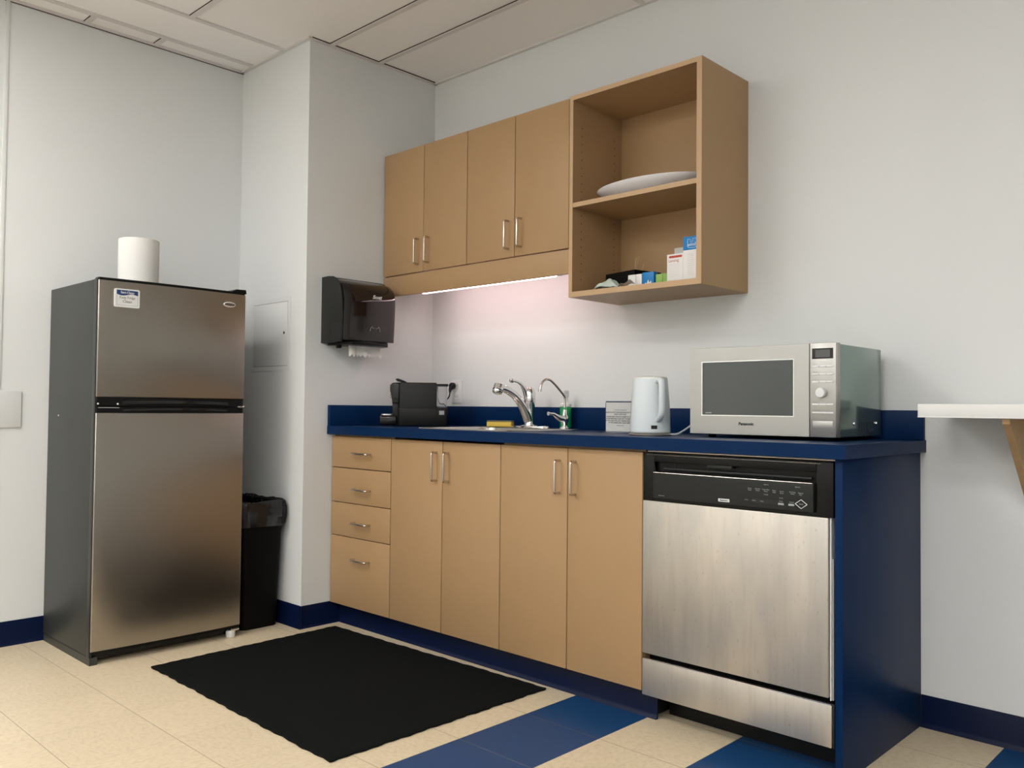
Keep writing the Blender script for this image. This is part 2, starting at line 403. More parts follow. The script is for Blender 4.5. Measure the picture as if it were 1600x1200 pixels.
# ---- countertop with sink cut-out
SX0, SX1, SY0, SY1 = 0.535, 1.075, -0.565, -0.075
t = Thing('countertop', 'long navy laminate countertop with low backsplash above the tan cabinets', 'countertop', (1.2, -0.3, ZT))
YE = -0.637; XE = 2.427
c = MB()
hx0, hx1, hy0, hy1 = SX0+0.015, SX1-0.015, SY0+0.015, SY1-0.015
c.prism([(0.001, YE), (hx0, YE), (hx0, -0.0005), (0.001, -0.0005)], 'z', ZB, ZT)
c.prism([(hx1, YE), (XE, YE), (XE, -0.0005), (hx1, -0.0005)], 'z', ZB, ZT)
c.prism([(hx0, YE), (hx1, YE), (hx1, hy0), (hx0, hy0)], 'z', ZB, ZT)
c.prism([(hx0, hy1), (hx1, hy1), (hx1, -0.0005), (hx0, -0.0005)], 'z', ZB, ZT)
t.part('slab', c, m_navy)
t.part('front_edge', MB().box(0.001, XE+0.001, YE-0.0012, YE-0.0001, ZB, ZT+0.0004), m_navy)

solo('backsplash', MB().box(0.0225, XE-0.003, -0.020, -0.0005, ZT+0.0005, 1.0108, 0.0012), m_navy, 'long low navy backsplash strip along the wall behind faucet, kettle and microwave', 'backsplash', None, (1.2, -0.01, ZT))
solo('backsplash', MB().box(0.001, 0.022, YE, -0.0005, ZT+0.0005, 1.0108, 0.0012), m_navy, 'short low navy side splash on the wall left of the coffee machine', 'backsplash', None, (0.011, -0.3, ZT))

# ================================================================== SINK
t = Thing('sink', 'stainless drop-in sink set in the navy counter below the faucet', 'sink', (0.8, -0.32, ZT))
def rrect(x0, x1, y0, y1, r, k=6):
    out = []
    for cx, cy, a0 in ((x1-r, y1-r, 0), (x0+r, y1-r, PI/2), (x0+r, y0+r, PI), (x1-r, y0+r, 1.5*PI)):
        for q in range(k+1): out.append((cx+r*math.cos(a0+q/k*PI/2), cy+r*math.sin(a0+q/k*PI/2)))
    return out
def loops(mb, lps, close_last=True):
    n = len(lps[0][0]); vs = []; fs = []
    for pl, z in lps: vs += [(p[0], p[1], z) for p in pl]
    for i in range(len(lps)-1):
        for j in range(n): fs.append((i*n+j, i*n+(j+1) % n, (i+1)*n+(j+1) % n, (i+1)*n+j))
    if close_last: fs.append(tuple((len(lps)-1)*n+j for j in range(n)))
    return mb.raw(vs, fs)
bx0, bx1, by0, by1 = SX0+0.035, SX1-0.035, SY0+0.03, SY1-0.085
b = MB()
loops(b, [(rrect(SX0, SX1, SY0, SY1, 0.05), ZT+0.0006), (rrect(SX0+0.002, SX1-0.002, SY0+0.002, SY1-0.002, 0.05), ZT+0.004),
          (rrect(SX0+0.014, SX1-0.014, SY0+0.014, SY1-0.014, 0.045), ZT+0.0045), (rrect(bx0, bx1, by0, by1, 0.06), ZT+0.003),
          (rrect(bx0+0.004, bx1-0.004, by0+0.004, by1-0.004, 0.058), ZT-0.004),
          (rrect(bx0+0.010, bx1-0.010, by0+0.010, by1-0.010, 0.055), ZT-0.15),
          (rrect(bx0+0.03, bx1-0.03, by0+0.03, by1-0.03, 0.05), ZT-0.17)])
t.part('bowl', b, m_sink)
t.part('drain', MB().lathe([(0.0, 0.0), (0.035, 0.0), (0.042, 0.003), (0.044, 0.001)], (0.8, -0.34, ZT-0.1695)), m_chrome)
DZ = ZT+0.0045
# ---- faucet
fx, fy = 0.80, -0.118
t = Thing('faucet', 'chrome single lever kitchen faucet with arched pull-out spout', 'faucet', (fx, fy, DZ))
t.part('base_plate', MB().lathe([(1, 0), (1, 0.004), (0.96, 0.007), (0.55, 0.011), (0.30, 0.014)], (fx, fy, DZ), 40, sx=0.115, sy=0.030), m_chrome)
t.part('body', MB().lathe([(0.026, 0.008), (0.0235, 0.016), (0.0215, 0.03), (0.0215, 0.075), (0.0235, 0.10), (0.026, 0.118), (0.0262, 0.125), (0.025, 0.1255), (0.0265, 0.127), (0.0255, 0.15), (0.021, 0.168), (0.012, 0.178), (0, 0.18)], (fx, fy, DZ), 32), m_chrome)
sp = [(0.01, 0.03), (0.022, 0.055), (0.042, 0.088), (0.068, 0.119), (0.10, 0.144), (0.135, 0.161), (0.165, 0.170), (0.185, 0.172)]
t.part('spout', MB().tube([(fx-0.004*i/7, fy-a, DZ+z) for i, (a, z) in enumerate(sp)], [(0.019, 0.021), (0.018, 0.021), (0.0175, 0.020), (0.017, 0.018), (0.0165, 0.0165), (0.0165, 0.016), (0.017, 0.0165), (0.018, 0.018)], 18), m_chrome)
hd = MB().lathe([(0.0, -0.002), (0.018, 0.0), (0.0215, 0.004), (0.0225, 0.012), (0.0225, 0.034), (0.021, 0.040), (0.015, 0.042), (0.0, 0.043)], (0, 0, 0), 24)
mt = Matrix.Translation((fx-0.004, fy-0.205, DZ+0.148)) @ Matrix.Rotation(math.radians(-22), 4, 'X')
hd.v = [mt @ v for v in hd.v]
h = t.part('spray_head', hd, m_chrome)
ring = MB().lathe([(0.023, 0.013), (0.0233, 0.014), (0.0233, 0.016), (0.023, 0.017)], (0, 0, 0), 24)
ring.v = [mt @ v for v in ring.v]
t.part('seal_ring', ring, m_blk, h)
lv = [(-0.002, 0.118), (0.006, 0.145), (0.020, 0.172), (0.042, 0.192), (0.066, 0.202), (0.088, 0.205)]
t.part('lever', MB().tube([(fx-0.004, fy-0.012-a, DZ+z) for a, z in lv], [(0.015, 0.013), (0.0145, 0.012), (0.012, 0.010), (0.0085, 0.006), (0.006, 0.0045), (0.0058, 0.005)], 14), m_chrome)
t.part('lever_tip', MB().lathe([(0, -0.013), (0.006, -0.012), (0.0095, -0.006), (0.0105, 0), (0.0095, 0.006), (0.006, 0.012), (0, 0.013)], (fx-0.004, fy-0.112, DZ+0.205), 18, 'y'), m_chrome)
# ---- filter tap
qx, qy = 1.035, -0.155
t = Thing('filter_tap', 'slim chrome gooseneck water filter tap in front of the green soap', 'faucet', (qx, qy, DZ))
t.part('base', MB().lathe([(0.023, 0), (0.023, 0.004), (0.014, 0.008), (0.011, 0.014), (0.0125, 0.022), (0.017, 0.034), (0.0175, 0.046), (0.013, 0.054), (0.0095, 0.060), (0.0080, 0.078), (0.006, 0.082)], (qx, qy, DZ), 24), m_chrome)
gp = [(0, 0.09), (0, 0.128), (0.006, 0.140), (0.03, 0.160), (0.062, 0.184), (0.092, 0.202), (0.112, 0.206), (0.13, 0.202), (0.146, 0.190), (0.154, 0.172), (0.158, 0.158)]
pts = []
for i in range(len(gp)-1):
    for q in range(3):
        tt = q/3; p0 = gp[max(i-1, 0)]; p1 = gp[i]; p2 = gp[i+1]; p3 = gp[min(i+2, len(gp)-1)]
        cr_ = lambda a, b, c_, d: 0.5*((2*b)+(-a+c_)*tt+(2*a-5*b+4*c_-d)*tt*tt+(-a+3*b-3*c_+d)*tt**3)
        pts.append((cr_(p0[0], p1[0], p2[0], p3[0]), cr_(p0[1], p1[1], p2[1], p3[1])))
pts.append(gp[-1])
t.part('gooseneck', MB().tube([(qx, qy-a, DZ+z) for a, z in pts], 0.0052, 12), m_nickel)
t.part('collar', MB().lathe([(0.0075, -0.004), (0.0075, 0.006)], (qx, qy-0.158, DZ+0.158), 14), m_chrome)
t.part('lever', MB().tube([(qx, qy-0.010, DZ+0.040), (qx-0.003, qy-0.028, DZ+0.044), (qx-0.006, qy-0.045, DZ+0.052), (qx-0.010, qy-0.060, DZ+0.062), (qx-0.014, qy-0.078, DZ+0.064), (qx-0.016, qy-0.088, DZ+0.064)], [0.013, 0.0135, 0.010, 0.0065, 0.005, 0.0085], 14), m_chrome)
# ---- soap
sx, sy = 0.958, -0.058
t = Thing('soap_bottle', 'green dish soap bottle with white pump cap behind the filter tap', 'bottle', (sx, sy, ZT))
t.part('body', MB().lathe([(0.024, 0.001), (0.0265, 0.004), (0.0265, 0.092), (0.024, 0.100), (0.013, 0.107)], (sx, sy, ZT+0.0045), 28, sy=0.9), m_soap)
t.part('cap', MB().lathe([(0.0265, 0.094), (0.0265, 0.104), (0.014, 0.112), (0.0125, 0.125), (0.009, 0.127), (0.009, 0.143), (0, 0.144)], (sx, sy, ZT+0.0045), 24, sy=0.9), m_white)
t.part('pump_head', MB().box(sx-0.010, sx+0.012, sy-0.026, sy+0.010, ZT+0.142, ZT+0.170, 0.004), m_white)
# ---- sponge
mt = Matrix.Translation((0.622, -0.122, ZT+0.0052)) @ Matrix.Rotation(math.radians(32), 4, 'Z')
t = Thing('sponge', 'yellow kitchen sponge with scourer top lying left of the faucet', 'sponge', (0.622, -0.122, ZT+0.0052), math.radians(32)); t.local = True
t.part('foam', MB().box(-0.057, 0.057, -0.034, 0.034, 0, 0.021, 0.003), m_sponge)
t.part('scourer', MB().box(-0.057, 0.057, -0.034, 0.034, 0.0212, 0.0265, 0.002), m_scour)

# ================================================================== COFFEE MACHINE (local frame: +x back, -y towards viewer)
t = Thing('coffee_machine', 'small black capsule coffee machine with clear water tank in the counter corner', 'coffee machine', (0.247, -0.300, ZT), math.radians(50)); t.local = True
hwid = 0.055
t.part('body', MB().box(-0.085, 0.088, -hwid, hwid, 0.002, 0.205, 0.005, 3), m_dgrey)
t.part('lower_shell', MB().box(-0.088, 0.140, -hwid-0.0015, hwid+0.0015, 0.0, 0.088, 0.006, 3), m_blk)
t.part('head', MB().prism([(-0.084, 0.205), (-0.118, 0.203), (-0.130, 0.192), (-0.130, 0.168), (-0.122, 0.130), (-0.118, 0.105), (-0.084, 0.105)], 'y', -0.040, 0.040, 0.006, 3), m_blkgl)
t.part('column', MB().box(-0.118, -0.084, -0.034, 0.034, 0.0, 0.110, 0.004), m_blk)
t.part('coffee_outlet', MB().lathe([(0.010, 0), (0.012, 0.012), (0.012, 0.02)], (-0.120, -0.018, 0.130), 16), m_chrome)
t.part('lever', MB().prism([(-0.066, 0.204), (-0.098, 0.212), (-0.106, 0.220), (-0.094, 0.224), (-0.070, 0.216), (-0.052, 0.208)], 'y', -0.030, 0.030, 0.003), m_blk)
tr = t.part('drip_tray', MB().box(-0.178, -0.095, -0.044, 0.044, 0.004, 0.050, 0.010, 3), m_blkgl)
t.part('cup_grate', MB().lathe([(0.036, 0), (0.041, 0.001), (0.041, 0.006), (0.036, 0.007)], (-0.140, 0, 0.0502), 28), m_chrome, tr)
tk = MB(); loops(tk, [(rrect(0.090, 0.138, -0.050, 0.050, 0.018), 0.0885), (rrect(0.089, 0.139, -0.051, 0.051, 0.018), 0.188)], True)
tk.f.append(list(range(28))[::-1])
t.part('water_tank', tk, m_tank)
t.part('tank_lid', MB().box(0.086, 0.142, -0.053, 0.053, 0.1882, 0.2, 0.004), m_dgrey)
t.part('rating_label', MB().box(0.100, 0.124, -hwid-0.0016, -hwid-0.0015, 0.055, 0.074), m_gink)
t.part('vent_slot', MB().box(-0.056, -0.014, -hwid-0.0012, -hwid-0.0002, 0.181, 0.184), m_blk)
# plug and cord in world frame -> own thing part: convert to local
inv = (Matrix.Translation((0.247, -0.300, ZT)) @ Matrix.Rotation(math.radians(50), 4, 'Z')).inverted()
cpts = [(0.183, -0.038, 1.090), (0.184, -0.040, 1.076), (0.183, -0.043, 1.060), (0.176, -0.050, 1.045), (0.165, -0.062, 1.028), (0.150, -0.080, 1.015), (0.140, -0.095, 1.005), (0.155, -0.10, 0.985), (0.20, -0.13, 0.962), (0.27, -0.17, 0.955)]
def dense(P, k=5):
    out = []; n = len(P)
    for i in range(n-1):
        a, b_, c_, d = (Vector(P[max(i-1, 0)]), Vector(P[i]), Vector(P[i+1]), Vector(P[min(i+2, n-1)]))
        for q in range(k):
            s_ = q/k; out.append(0.5*((2*b_)+(-a+c_)*s_+(2*a-5*b_+4*c_-d)*s_*s_+(-a+3*b_-3*c_+d)*s_**3))
    out.append(Vector(P[-1])); return out
cord = t.part('power_cord', MB().tube([inv @ p for p in dense(cpts)], 0.0034, 8), m_blk)
pl = MB().lathe([(0.012, -0.010), (0.0165, -0.014), (0.0165, -0.030), (0.010, -0.038), (0, -0.040)], (0.183, 0, 1.113), 20, 'y')
pl.tube([(0.183, -0.026, 1.112), (0.183, -0.031, 1.102), (0.183, -0.037, 1.092), (0.184, -0.040, 1.080)], [0.014, 0.012, 0.008, 0.005], 12)
pl.v = [inv @ v for v in pl.v]
t.part('plug', pl, m_blk, cord)
# ---- outlet
t = Thing('wall_outlet', 'white duplex wall outlet with black plug behind the coffee machine', 'outlet', (0.197, 0, 1.083))
t.part('cover_plate', MB().box(0.160, 0.234, -0.006, -0.0003, 1.026, 1.142, 0.002), m_white)
for z in (1.113, 1.057):
    rc = t.part('receptacle', MB().prism(rrect(0.182, 0.212, z-0.015, z+0.015, 0.009, 4), 'y', -0.0085, -0.0061), m_plate)
    s_ = MB()
    for dx in (-0.006, 0.006): s_.box(0.197+dx-0.001, 0.197+dx+0.001, -0.0089, -0.0086, z-0.002, z+0.008)
    t.part('slots', s_, m_ink, rc)
t.part('screw', MB().lathe([(0.003, -0.0066), (0.002, -0.0075), (0, -0.0076)], (0.197, 0, 1.085), 10, 'y'), m_chrome)

# ================================================================== SIGN HOLDER + KETTLE
t = Thing('sign_holder', 'clear acrylic sign holder with printed notice standing behind the kettle', 'sign', (1.43, -0.30, ZT))
a0, a1, ys = 1.361, 1.512, -0.298
t.part('paper', MB().box(a0+0.002, a1-0.002, ys-0.0004, ys+0.0004, ZT+0.006, 1.030), m_card)
t.part('acrylic_sleeve', MB().box(a0, a1, ys-0.0026, ys-0.0012, ZT+0.003, 1.036, 0.0005).box(a0, a1, ys+0.0012, ys+0.0026, ZT+0.003, 1.036, 0.0005).box(a0-0.004, a1+0.004, ys-0.045, ys+0.045, ZT+0.0005, ZT+0.0028, 0.0008), m_acryl)
lines = ['KITCHEN ETIQUETTE', 'PLEASE DO NOT DISPOSE FOOD IN THE SINK', 'WITH THE FOOD', 'PLEASE KEEP THE KITCHENETTE CLEAN', 'YOUR MOTHER DOES NOT WORK HERE', 'IF YOU USE THE LAST, PLEASE REPLACE IT', 'IF THE DISHES ARE CLEAN EMPTY', 'THANK YOU']
zz = [1.0015, 0.9925, 0.985, 0.976, 0.9685, 0.961, 0.9535, 0.943]
tx = MB()
for i, (q, z) in enumerate(zip(lines, zz)):
    m_ = textmb(q, 0.0072 if 0 < i < 7 else 0.0060, '-y', (1.430, ys-0.0006, z), 0.0001, 0.0002 if 0 < i < 7 else 0)
    tx.v_off = len(tx.v); o_ = len(tx.v); tx.v += m_.v; tx.f += [[o_+j for j in f] for f in m_.f]
t.part('lettering', tx, m_ink)

kx, ky = 1.650, -0.42
t = Thing('electric_kettle', 'pale white electric kettle on its chrome base left of the microwave', 'kettle', (kx, ky, ZT))
t.part('power_base', MB().lathe([(0.074, 0), (0.0765, 0.002), (0.0765, 0.004), (0.070, 0.0085)], (kx, ky, ZT+0.0002), 48), m_steel)
kb = t.part('body', MB().lathe([(0.0660, 0.0090), (0.0680, 0.0105), (0.0700, 0.013), (0.0700, 0.03), (0.0685, 0.075), (0.0645, 0.14), (0.0605, 0.188), (0.0590, 0.196)], (kx, ky, ZT), 48), m_kettle)
t.part('lid', MB().lathe([(0.0588, 0.1962), (0.0575, 0.202), (0.050, 0.2055), (0.02, 0.208), (0, 0.2085)], (kx, ky, ZT), 48), m_white)
hdv = Vector((0.84, -0.54, 0)).normalized()
hp = [(0.056, 0.186), (0.074, 0.192), (0.092, 0.188), (0.100, 0.172), (0.101, 0.14), (0.100, 0.10), (0.097, 0.078), (0.084, 0.062), (0.064, 0.052)]
hpp = dense([Vector((kx, ky, ZT+z))+hdv*a for a, z in hp], 3)
n_ = len(hpp)
t.part('handle', MB().tube(hpp, [(0.0115, 0.0085)]*n_, 14), m_kettle)
# water gauge on the far left flank
gd = Vector((-0.80, -0.60, 0)).normalized(); gs = Vector((-gd.y, gd.x, 0))
gm = MB(); vs = []
for z, r in ((0.060, 0.0702), (0.100, 0.0677), (0.140, 0.0651), (0.165, 0.0632)):
    for s_ in (-1, 1):
        a = math.atan2(gd.y, gd.x)+s_*0.09
        vs.append((kx+math.cos(a)*r, ky+math.sin(a)*r, ZT+z))
gm.raw(vs, [(0, 1, 3, 2), (2, 3, 5, 4), (4, 5, 7, 6)])
t.part('water_gauge', gm, m_dgrey, kb)
bd = Vector((0.71, -0.70, 0)).normalized()
bgm = MB(); vs = []
for z, r in ((0.0235, 0.0704), (0.036, 0.0702)):
    for a in (-0.15, -0.05, 0.05, 0.15):
        an = math.atan2(bd.y, bd.x)+a; vs.append((kx+math.cos(an)*r, ky+math.sin(an)*r, ZT+z))
bgm.raw(vs, [(0, 1, 5, 4), (1, 2, 6, 5), (2, 3, 7, 6)])
t.part('badge', bgm, m_dgrey, kb)
t.part('power_cord', MB().tube(dense([(1.720, -0.400, ZT+0.005), (1.731, -0.375, ZT+0.006), (1.739, -0.335, ZT+0.022), (1.750, -0.285, ZT+0.046), (1.764, -0.22, ZT+0.062), (1.775, -0.12, ZT+0.04), (1.780, -0.04, ZT+0.006)], 4), 0.0036, 8), m_kettle)

# ================================================================== MICROWAVE
mx0, mx1, my, mz0, mz1, myb = 1.805, 2.307, -0.412, 0.9265, 1.212, -0.052
t = Thing('microwave', 'stainless microwave oven with green-grey case on the right end of the counter', 'microwave', ((mx0+mx1)/2, -0.23, ZT))
t.part('case', MB().box(mx0+0.006, mx1-0.003, my+0.032, myb, mz0+0.001, mz1-0.003, 0.003), m_mwcase)
t.part('bezel', MB().box(mx0, mx1, my+0.004, my+0.031, mz0, mz1, 0.002), m_mwsteel)
xg = 2.2245
dr = MB()
wx0, wx1, wz0, wz1 = 1.853, 2.172, 0.990, 1.1635
y0, y1 = my, my+0.006
for a in ((mx0+0.001, wx0, mz0+0.001, mz1-0.001), (wx1, xg-0.0015, mz0+0.001, mz1-0.001), (wx0, wx1, mz0+0.001, wz0), (wx0, wx1, wz1, mz1-0.001)):
    dr.box(a[0], a[1], y0, y1, a[2], a[3])
d = t.part('door', dr, m_mwsteel)
fr = MB()
for a in ((wx0-0.003, wx0, wz0-0.003, wz1+0.003), (wx1, wx1+0.003, wz0-0.003, wz1+0.003), (wx0, wx1, wz0-0.003, wz0), (wx0, wx1, wz1, wz1+0.003)):
    fr.box(a[0], a[1], my-0.001, my+0.003, a[2], a[3])
t.part('window_frame', fr, m_chrome, d)
t.part('window', MB().box(wx0, wx1, my+0.0012, my+0.004, wz0, wz1), m_glass, d)
t.part('brand_lettering', textmb('Panasonic', 0.0135, '-y', (2.013, my-0.0003, 0.962), 0.0003, 0.0005), m_ink, d)
t.part('window_lettering', textmb('INVERTER', 0.005, '-y', (1.875, my+0.0009, 0.9965), 0.0002), m_ltprint, d)
t.part('gap', MB().box(xg-0.0014, xg+0.0014, my+0.001, my+0.004, mz0+0.0005, mz1-0.0005), m_ink)
cp = t.part('control_panel', MB().box(xg+0.0015, mx1-0.001, my-0.0005, my+0.006, mz0+0.001, mz1-0.001, 0.0006), m_mwsteel)
t.part('display', MB().box(2.233, 2.298, my-0.0014, my-0.0006, 1.164, 1.1955), m_blkgl, cp)
t.part('display_screen', MB().box(2.243, 2.289, my-0.0018, my-0.0015, 1.1685, 1.191), m_lcd, cp)
for i in range(5):
    z = (1.141, 1.1175, 1.0945, 1.0265, 1.0015)[i]
    nb = 3 if i < 4 else 2
    wdt = 0.067/nb
    for j in range(nb):
        t.part('button', MB().box(2.2325+j*wdt+0.0006, 2.2325+(j+1)*wdt-0.0006, my-0.003, my-0.0006, z-0.0028, z+0.0022, 0.0006), m_white, cp)
    lab = [['Power', 'Auto Reheat', 'Popcorn'], ['Defrost', 'Sensor Cook', 'Quick Min'], ['Keep Warm', 'More/Less', 'Function'], ['Timer', 'Clock', 'Delay'], ['Stop/Reset', 'Start']][i]
    for j, q in enumerate(lab):
        t.part('button_lettering', textmb(q, 0.0042, '-y', (2.2325+(j+0.5)*wdt, my-0.0007, z+0.0062), 0.0001), m_grprint, cp)
t.part('sensor_lettering', textmb('Genius', 0.0058, '-y', (2.265, my-0.0007, 1.1545), 0.0001, shear=0.3), m_grprint, cp)
t.part('knob', MB().lathe([(0.0145, -0.0008), (0.0150, -0.002), (0.0150, -0.013), (0.0135, -0.0165), (0.0, -0.017)], (2.2635, my, 1.061), 32, 'y'), m_white, cp)
for q in (2.2385, 2.2855):
    for z in (1.0585, 1.0635):
        t.part('dial_mark', MB().box(q, q+0.007, my-0.0008, my-0.0006, z-0.0006, z+0.0006), m_grprint, cp)
ob_ = MB()
for a in ((2.2335, 2.2345, 0.9515, 0.9775), (2.2975, 2.2985, 0.9515, 0.9775), (2.2345, 2.2975, 0.9515, 0.9525), (2.2345, 2.2975, 0.9765, 0.9775)):
    ob_.box(a[0], a[1], my-0.0009, my-0.0004, a[2], a[3])
t.part('door_release_button', MB().box(2.2350, 2.2970, my-0.0014, my-0.0005, 0.953, 0.976, 0.0004), m_mwsteel, cp)
t.part('button_outline', ob_, m_grprint, cp)
for x in (mx0+0.05, mx1-0.05):
    for y in (my+0.06, myb-0.05):
        t.part('foot', MB().lathe([(0.012, 0), (0.014, 0.0115)], (x, y, ZT), 16), m_blk)
for y in (-0.272, -0.090):
    t.part('screw', MB().lathe([(0.0065, 0), (0.006, 0.002), (0.003, 0.003), (0, 0.003)], (mx1-0.0029, y, 0.967), 14, 'x'), m_chrome)
vm = MB()
for i in range(7): vm.box(mx1-0.0031, mx1-0.0027, -0.235+i*0.018, -0.231+i*0.018, 0.942, 0.972)
t.part('vent_slots', vm, m_dgrey)

# ================================================================== DISHWASHER
dx0, dx1 = 1.758, 2.387
t = Thing('dishwasher', 'stainless dishwasher with black control panel under the counter', 'dishwasher', ((dx0+dx1)/2, -0.3, 0))
t.part('tub', MB().box(dx0+0.002, dx1-0.0005, -0.575, -0.01, 0.09, 0.8755), m_blk)
t.part('top_trim', MB().box(dx0+0.006, dx1-0.003, -0.600, -0.572, 0.8682, 0.8735, 0.001), m_dsteel)
d = t.part('door', MB().box(dx0-0.003, 2.3695, -0.6135, -0.576, 0.2225, 0.7125, 0.003), m_dsteel)
t.part('door_edge', MB().box(2.3710, 2.3745, -0.605, -0.576, 0.215, 0.712), m_white, d)
# control panel: frame + recessed grip + sloping fascia
PY = -0.6155
zc0, zc1 = 0.713, 0.866
cp = MB()
cp.box(dx0-0.002, 1.797, PY+0.004, -0.576, zc0, zc1, 0.002)
cp.box(2.335, dx1-0.004, PY+0.004, -0.576, zc0, zc1, 0.002)
cp.box(1.797, 2.335, PY+0.004, -0.576, 0.838, zc1, 0.002)
cp.box(1.797, 2.335, -0.592, -0.576, zc0, 0.839)
cp.box(1.797, 2.335, PY+0.004, -0.576, zc0, 0.724, 0.001)
c_ = t.part('control_panel', cp, m_blk)
fa = MB().prism([(-0.594, 0.724), (PY-0.004, 0.724), (PY-0.006, 0.795), (PY-0.004, 0.803), (-0.606, 0.8075), (-0.594, 0.806)], 'x', 1.799, 2.330, 0.002)
f_ = t.part('fascia', fa, m_dgrey, c_)
t.part('fascia_trim', MB().tube([(1.801, PY-0.0035, 0.8045), (2.327, PY-0.0035, 0.8045)], 0.0012, 8), m_nickel, c_)
t.part('upper_trim', MB().tube([(1.768, PY+0.004, 0.8605), (2.348, PY+0.004, 0.8605)], 0.0011, 8), m_nickel, c_)
t.part('grip_bar', MB().tube([(1.83, -0.600, 0.8165), (2.318, -0.600, 0.8165)], 0.005, 10), m_dgrey, c_)
t.part('latch', MB().box(1.990, 2.075, PY+0.002, -0.592, 0.828, 0.8385, 0.003), m_dgrey, c_)
lm = MB()
for i in range(7): lm.box(1.865+i*0.007, 1.8675+i*0.007, -0.5935, -0.5915, 0.822, 0.835)
t.part('vent_slots', lm, m_ink, c_)
FY = PY-0.0052
t.part('brand_badge', MB().box(2.035, 2.072, FY-0.001, FY+0.001, 0.7315, 0.7405), m_wink, c_)
t.part('badge_lettering', textmb('Kenmore', 0.0068, '-y', (2.0535, FY-0.0013, 0.736), 0.0002, 0.0002), m_ink, c_)
def words(lst, face, y, ext=0.0001):
    r_ = MB()
    for q, x, z, s_ in lst:
        m_ = textmb(q, s_, face, (x, y, z), ext)
        o_ = len(r_.v); r_.v += m_.v; r_.f += [[o_+jj for jj in f] for f in m_.f]
    return r_
W = [('Options', 2.190, 0.7925, 0.0045), ('Heavy', 2.138, 0.7785, 0.005), ('Wash', 2.138, 0.7735, 0.005), ('Normal', 2.163, 0.7785, 0.005), ('Wash', 2.163, 0.7735, 0.005),
     ('Water Miser', 2.189, 0.778, 0.0045), ('Wash', 2.189, 0.773, 0.005), ('Rinse', 2.215, 0.777, 0.005), ('Only', 2.215, 0.772, 0.005), ('Quick', 2.238, 0.776, 0.005), ('Rinse', 2.238, 0.771, 0.005),
     ('CYCLES', 2.189, 0.7635, 0.0042), ('Options', 2.285, 0.792, 0.0045), ('Hi-Temp', 2.270, 0.7765, 0.0052), ('Wash', 2.270, 0.7715, 0.0052), ('Heated', 2.294, 0.7755, 0.0052), ('Dry', 2.294, 0.7708, 0.0052),
     ('ultra wash', 1.832, 0.733, 0.0055), ('Status', 2.128, 0.7445, 0.0045), ('Wash', 2.152, 0.744, 0.0045), ('Clean', 2.177, 0.7437, 0.0045), ('2 4 6', 2.236, 0.757, 0.0055), ('Delay', 2.236, 0.748, 0.005), ('Cancel', 2.267, 0.748, 0.005)]
for q in W: t.part('panel_lettering', words([q], '-y', FY-0.0009), m_gink, c_)
t.part('status_window', MB().prism([(2.140, 0.7440), (2.147, 0.7495), (2.165, 0.7505), (2.232, 0.7490), (2.232, 0.7360), (2.165, 0.7365), (2.147, 0.7385)], 'y', FY-0.0006, FY+0.002), m_ink, c_)
for x in (2.236, 2.267):
    t.part('button', MB().box(x-0.0085, x+0.0085, FY-0.003, FY+0.001, 0.7375, 0.7435, 0.001), m_gink, c_)
dm = MB()
for s_ in range(4):
    a = [(0.0175, 0), (0, 0.0125), (-0.0175, 0), (0, -0.0125)]
    p, q = a[s_], a[(s_+1) % 4]
    dm.tube([(2.2955+p[0], FY-0.0008, 0.7450+p[1]), (2.2955+q[0], FY-0.0008, 0.7450+q[1])], 0.0009, 6)
t.part('start_diamond', dm, m_wink, c_)
t.part('start_lettering', words([('Start', 2.2955, 0.745, 0.0065)], '-y', FY-0.0009), m_gink, c_)
# lower kick plate, gap and toe
t.part('kick_panel', MB().box(dx0-0.003, 2.3785, -0.6125, -0.592, 0.0885, 0.2045, 0.003), m_dsteel)
t.part('kick_cap', MB().box(dx0-0.001, 2.3765, -0.6135, -0.604, 0.2046, 0.2072, 0.0003), m_chrome)
t.part('kick_side', MB().box(2.3790, 2.3850, -0.610, -0.592, 0.090, 0.206, 0.001), m_dgrey)
t.part('toe_panel', MB().box(1.7785, 2.3875, -0.488, -0.47, 0.0, 0.0895), m_blk)
t.part('door_seal', MB().box(2.3755, 2.3785, -0.600, -0.592, 0.215, 0.60), m_ltprint)

# ================================================================== WALL CABINETS
YU = -0.331; UZ0 = 1.641; UZ1 = 2.2395
def wcab(x0, xm, x1, label):
    t = Thing('wall_cabinet', label, 'cabinet', ((x0+x1)/2, -0.16, UZ0), group='wall cabinets above the sink')
    b = MB(); yf = YU+0.019
    b.box(x0, x0+0.016, yf, -0.001, UZ0, UZ1); b.box(x1-0.016, x1, yf, -0.001, UZ0, UZ1)
    b.box(x0+0.016, x1-0.016, yf, -0.001, UZ0, UZ0+0.016); b.box(x0+0.016, x1-0.016, yf, -0.001, UZ1-0.016, UZ1)
    b.box(x0+0.016, x1-0.016, -0.009, -0.001, UZ0+0.016, UZ1-0.016)
    t.part('body', b, m_tan)
    t.part('painted_gap_shade', MB().box(x0+0.0165, x1-0.0165, yf+0.002, yf+0.004, UZ0+0.0165, UZ1-0.0165), m_gap)  # dark sheet added so the door gaps look shaded
    for a, b_, hx in ((x0+0.0018, xm-0.0018, xm-0.034), (xm+0.0018, x1-0.0018, xm+0.040)):
        d = t.part('door', MB().box(a, b_, YU, YU+0.018, UZ0+0.001, UZ1, 0.0012), m_tan)
        handle(t, d, hx, 1.737, True, YU, 0.118)
wcab(0.008, 0.309, 0.605, 'tan two door wall cabinet in the corner above the paper towel dispenser')
wcab(0.6055, 0.899, 1.196, 'tan two door wall cabinet next to the open shelf cabinet')
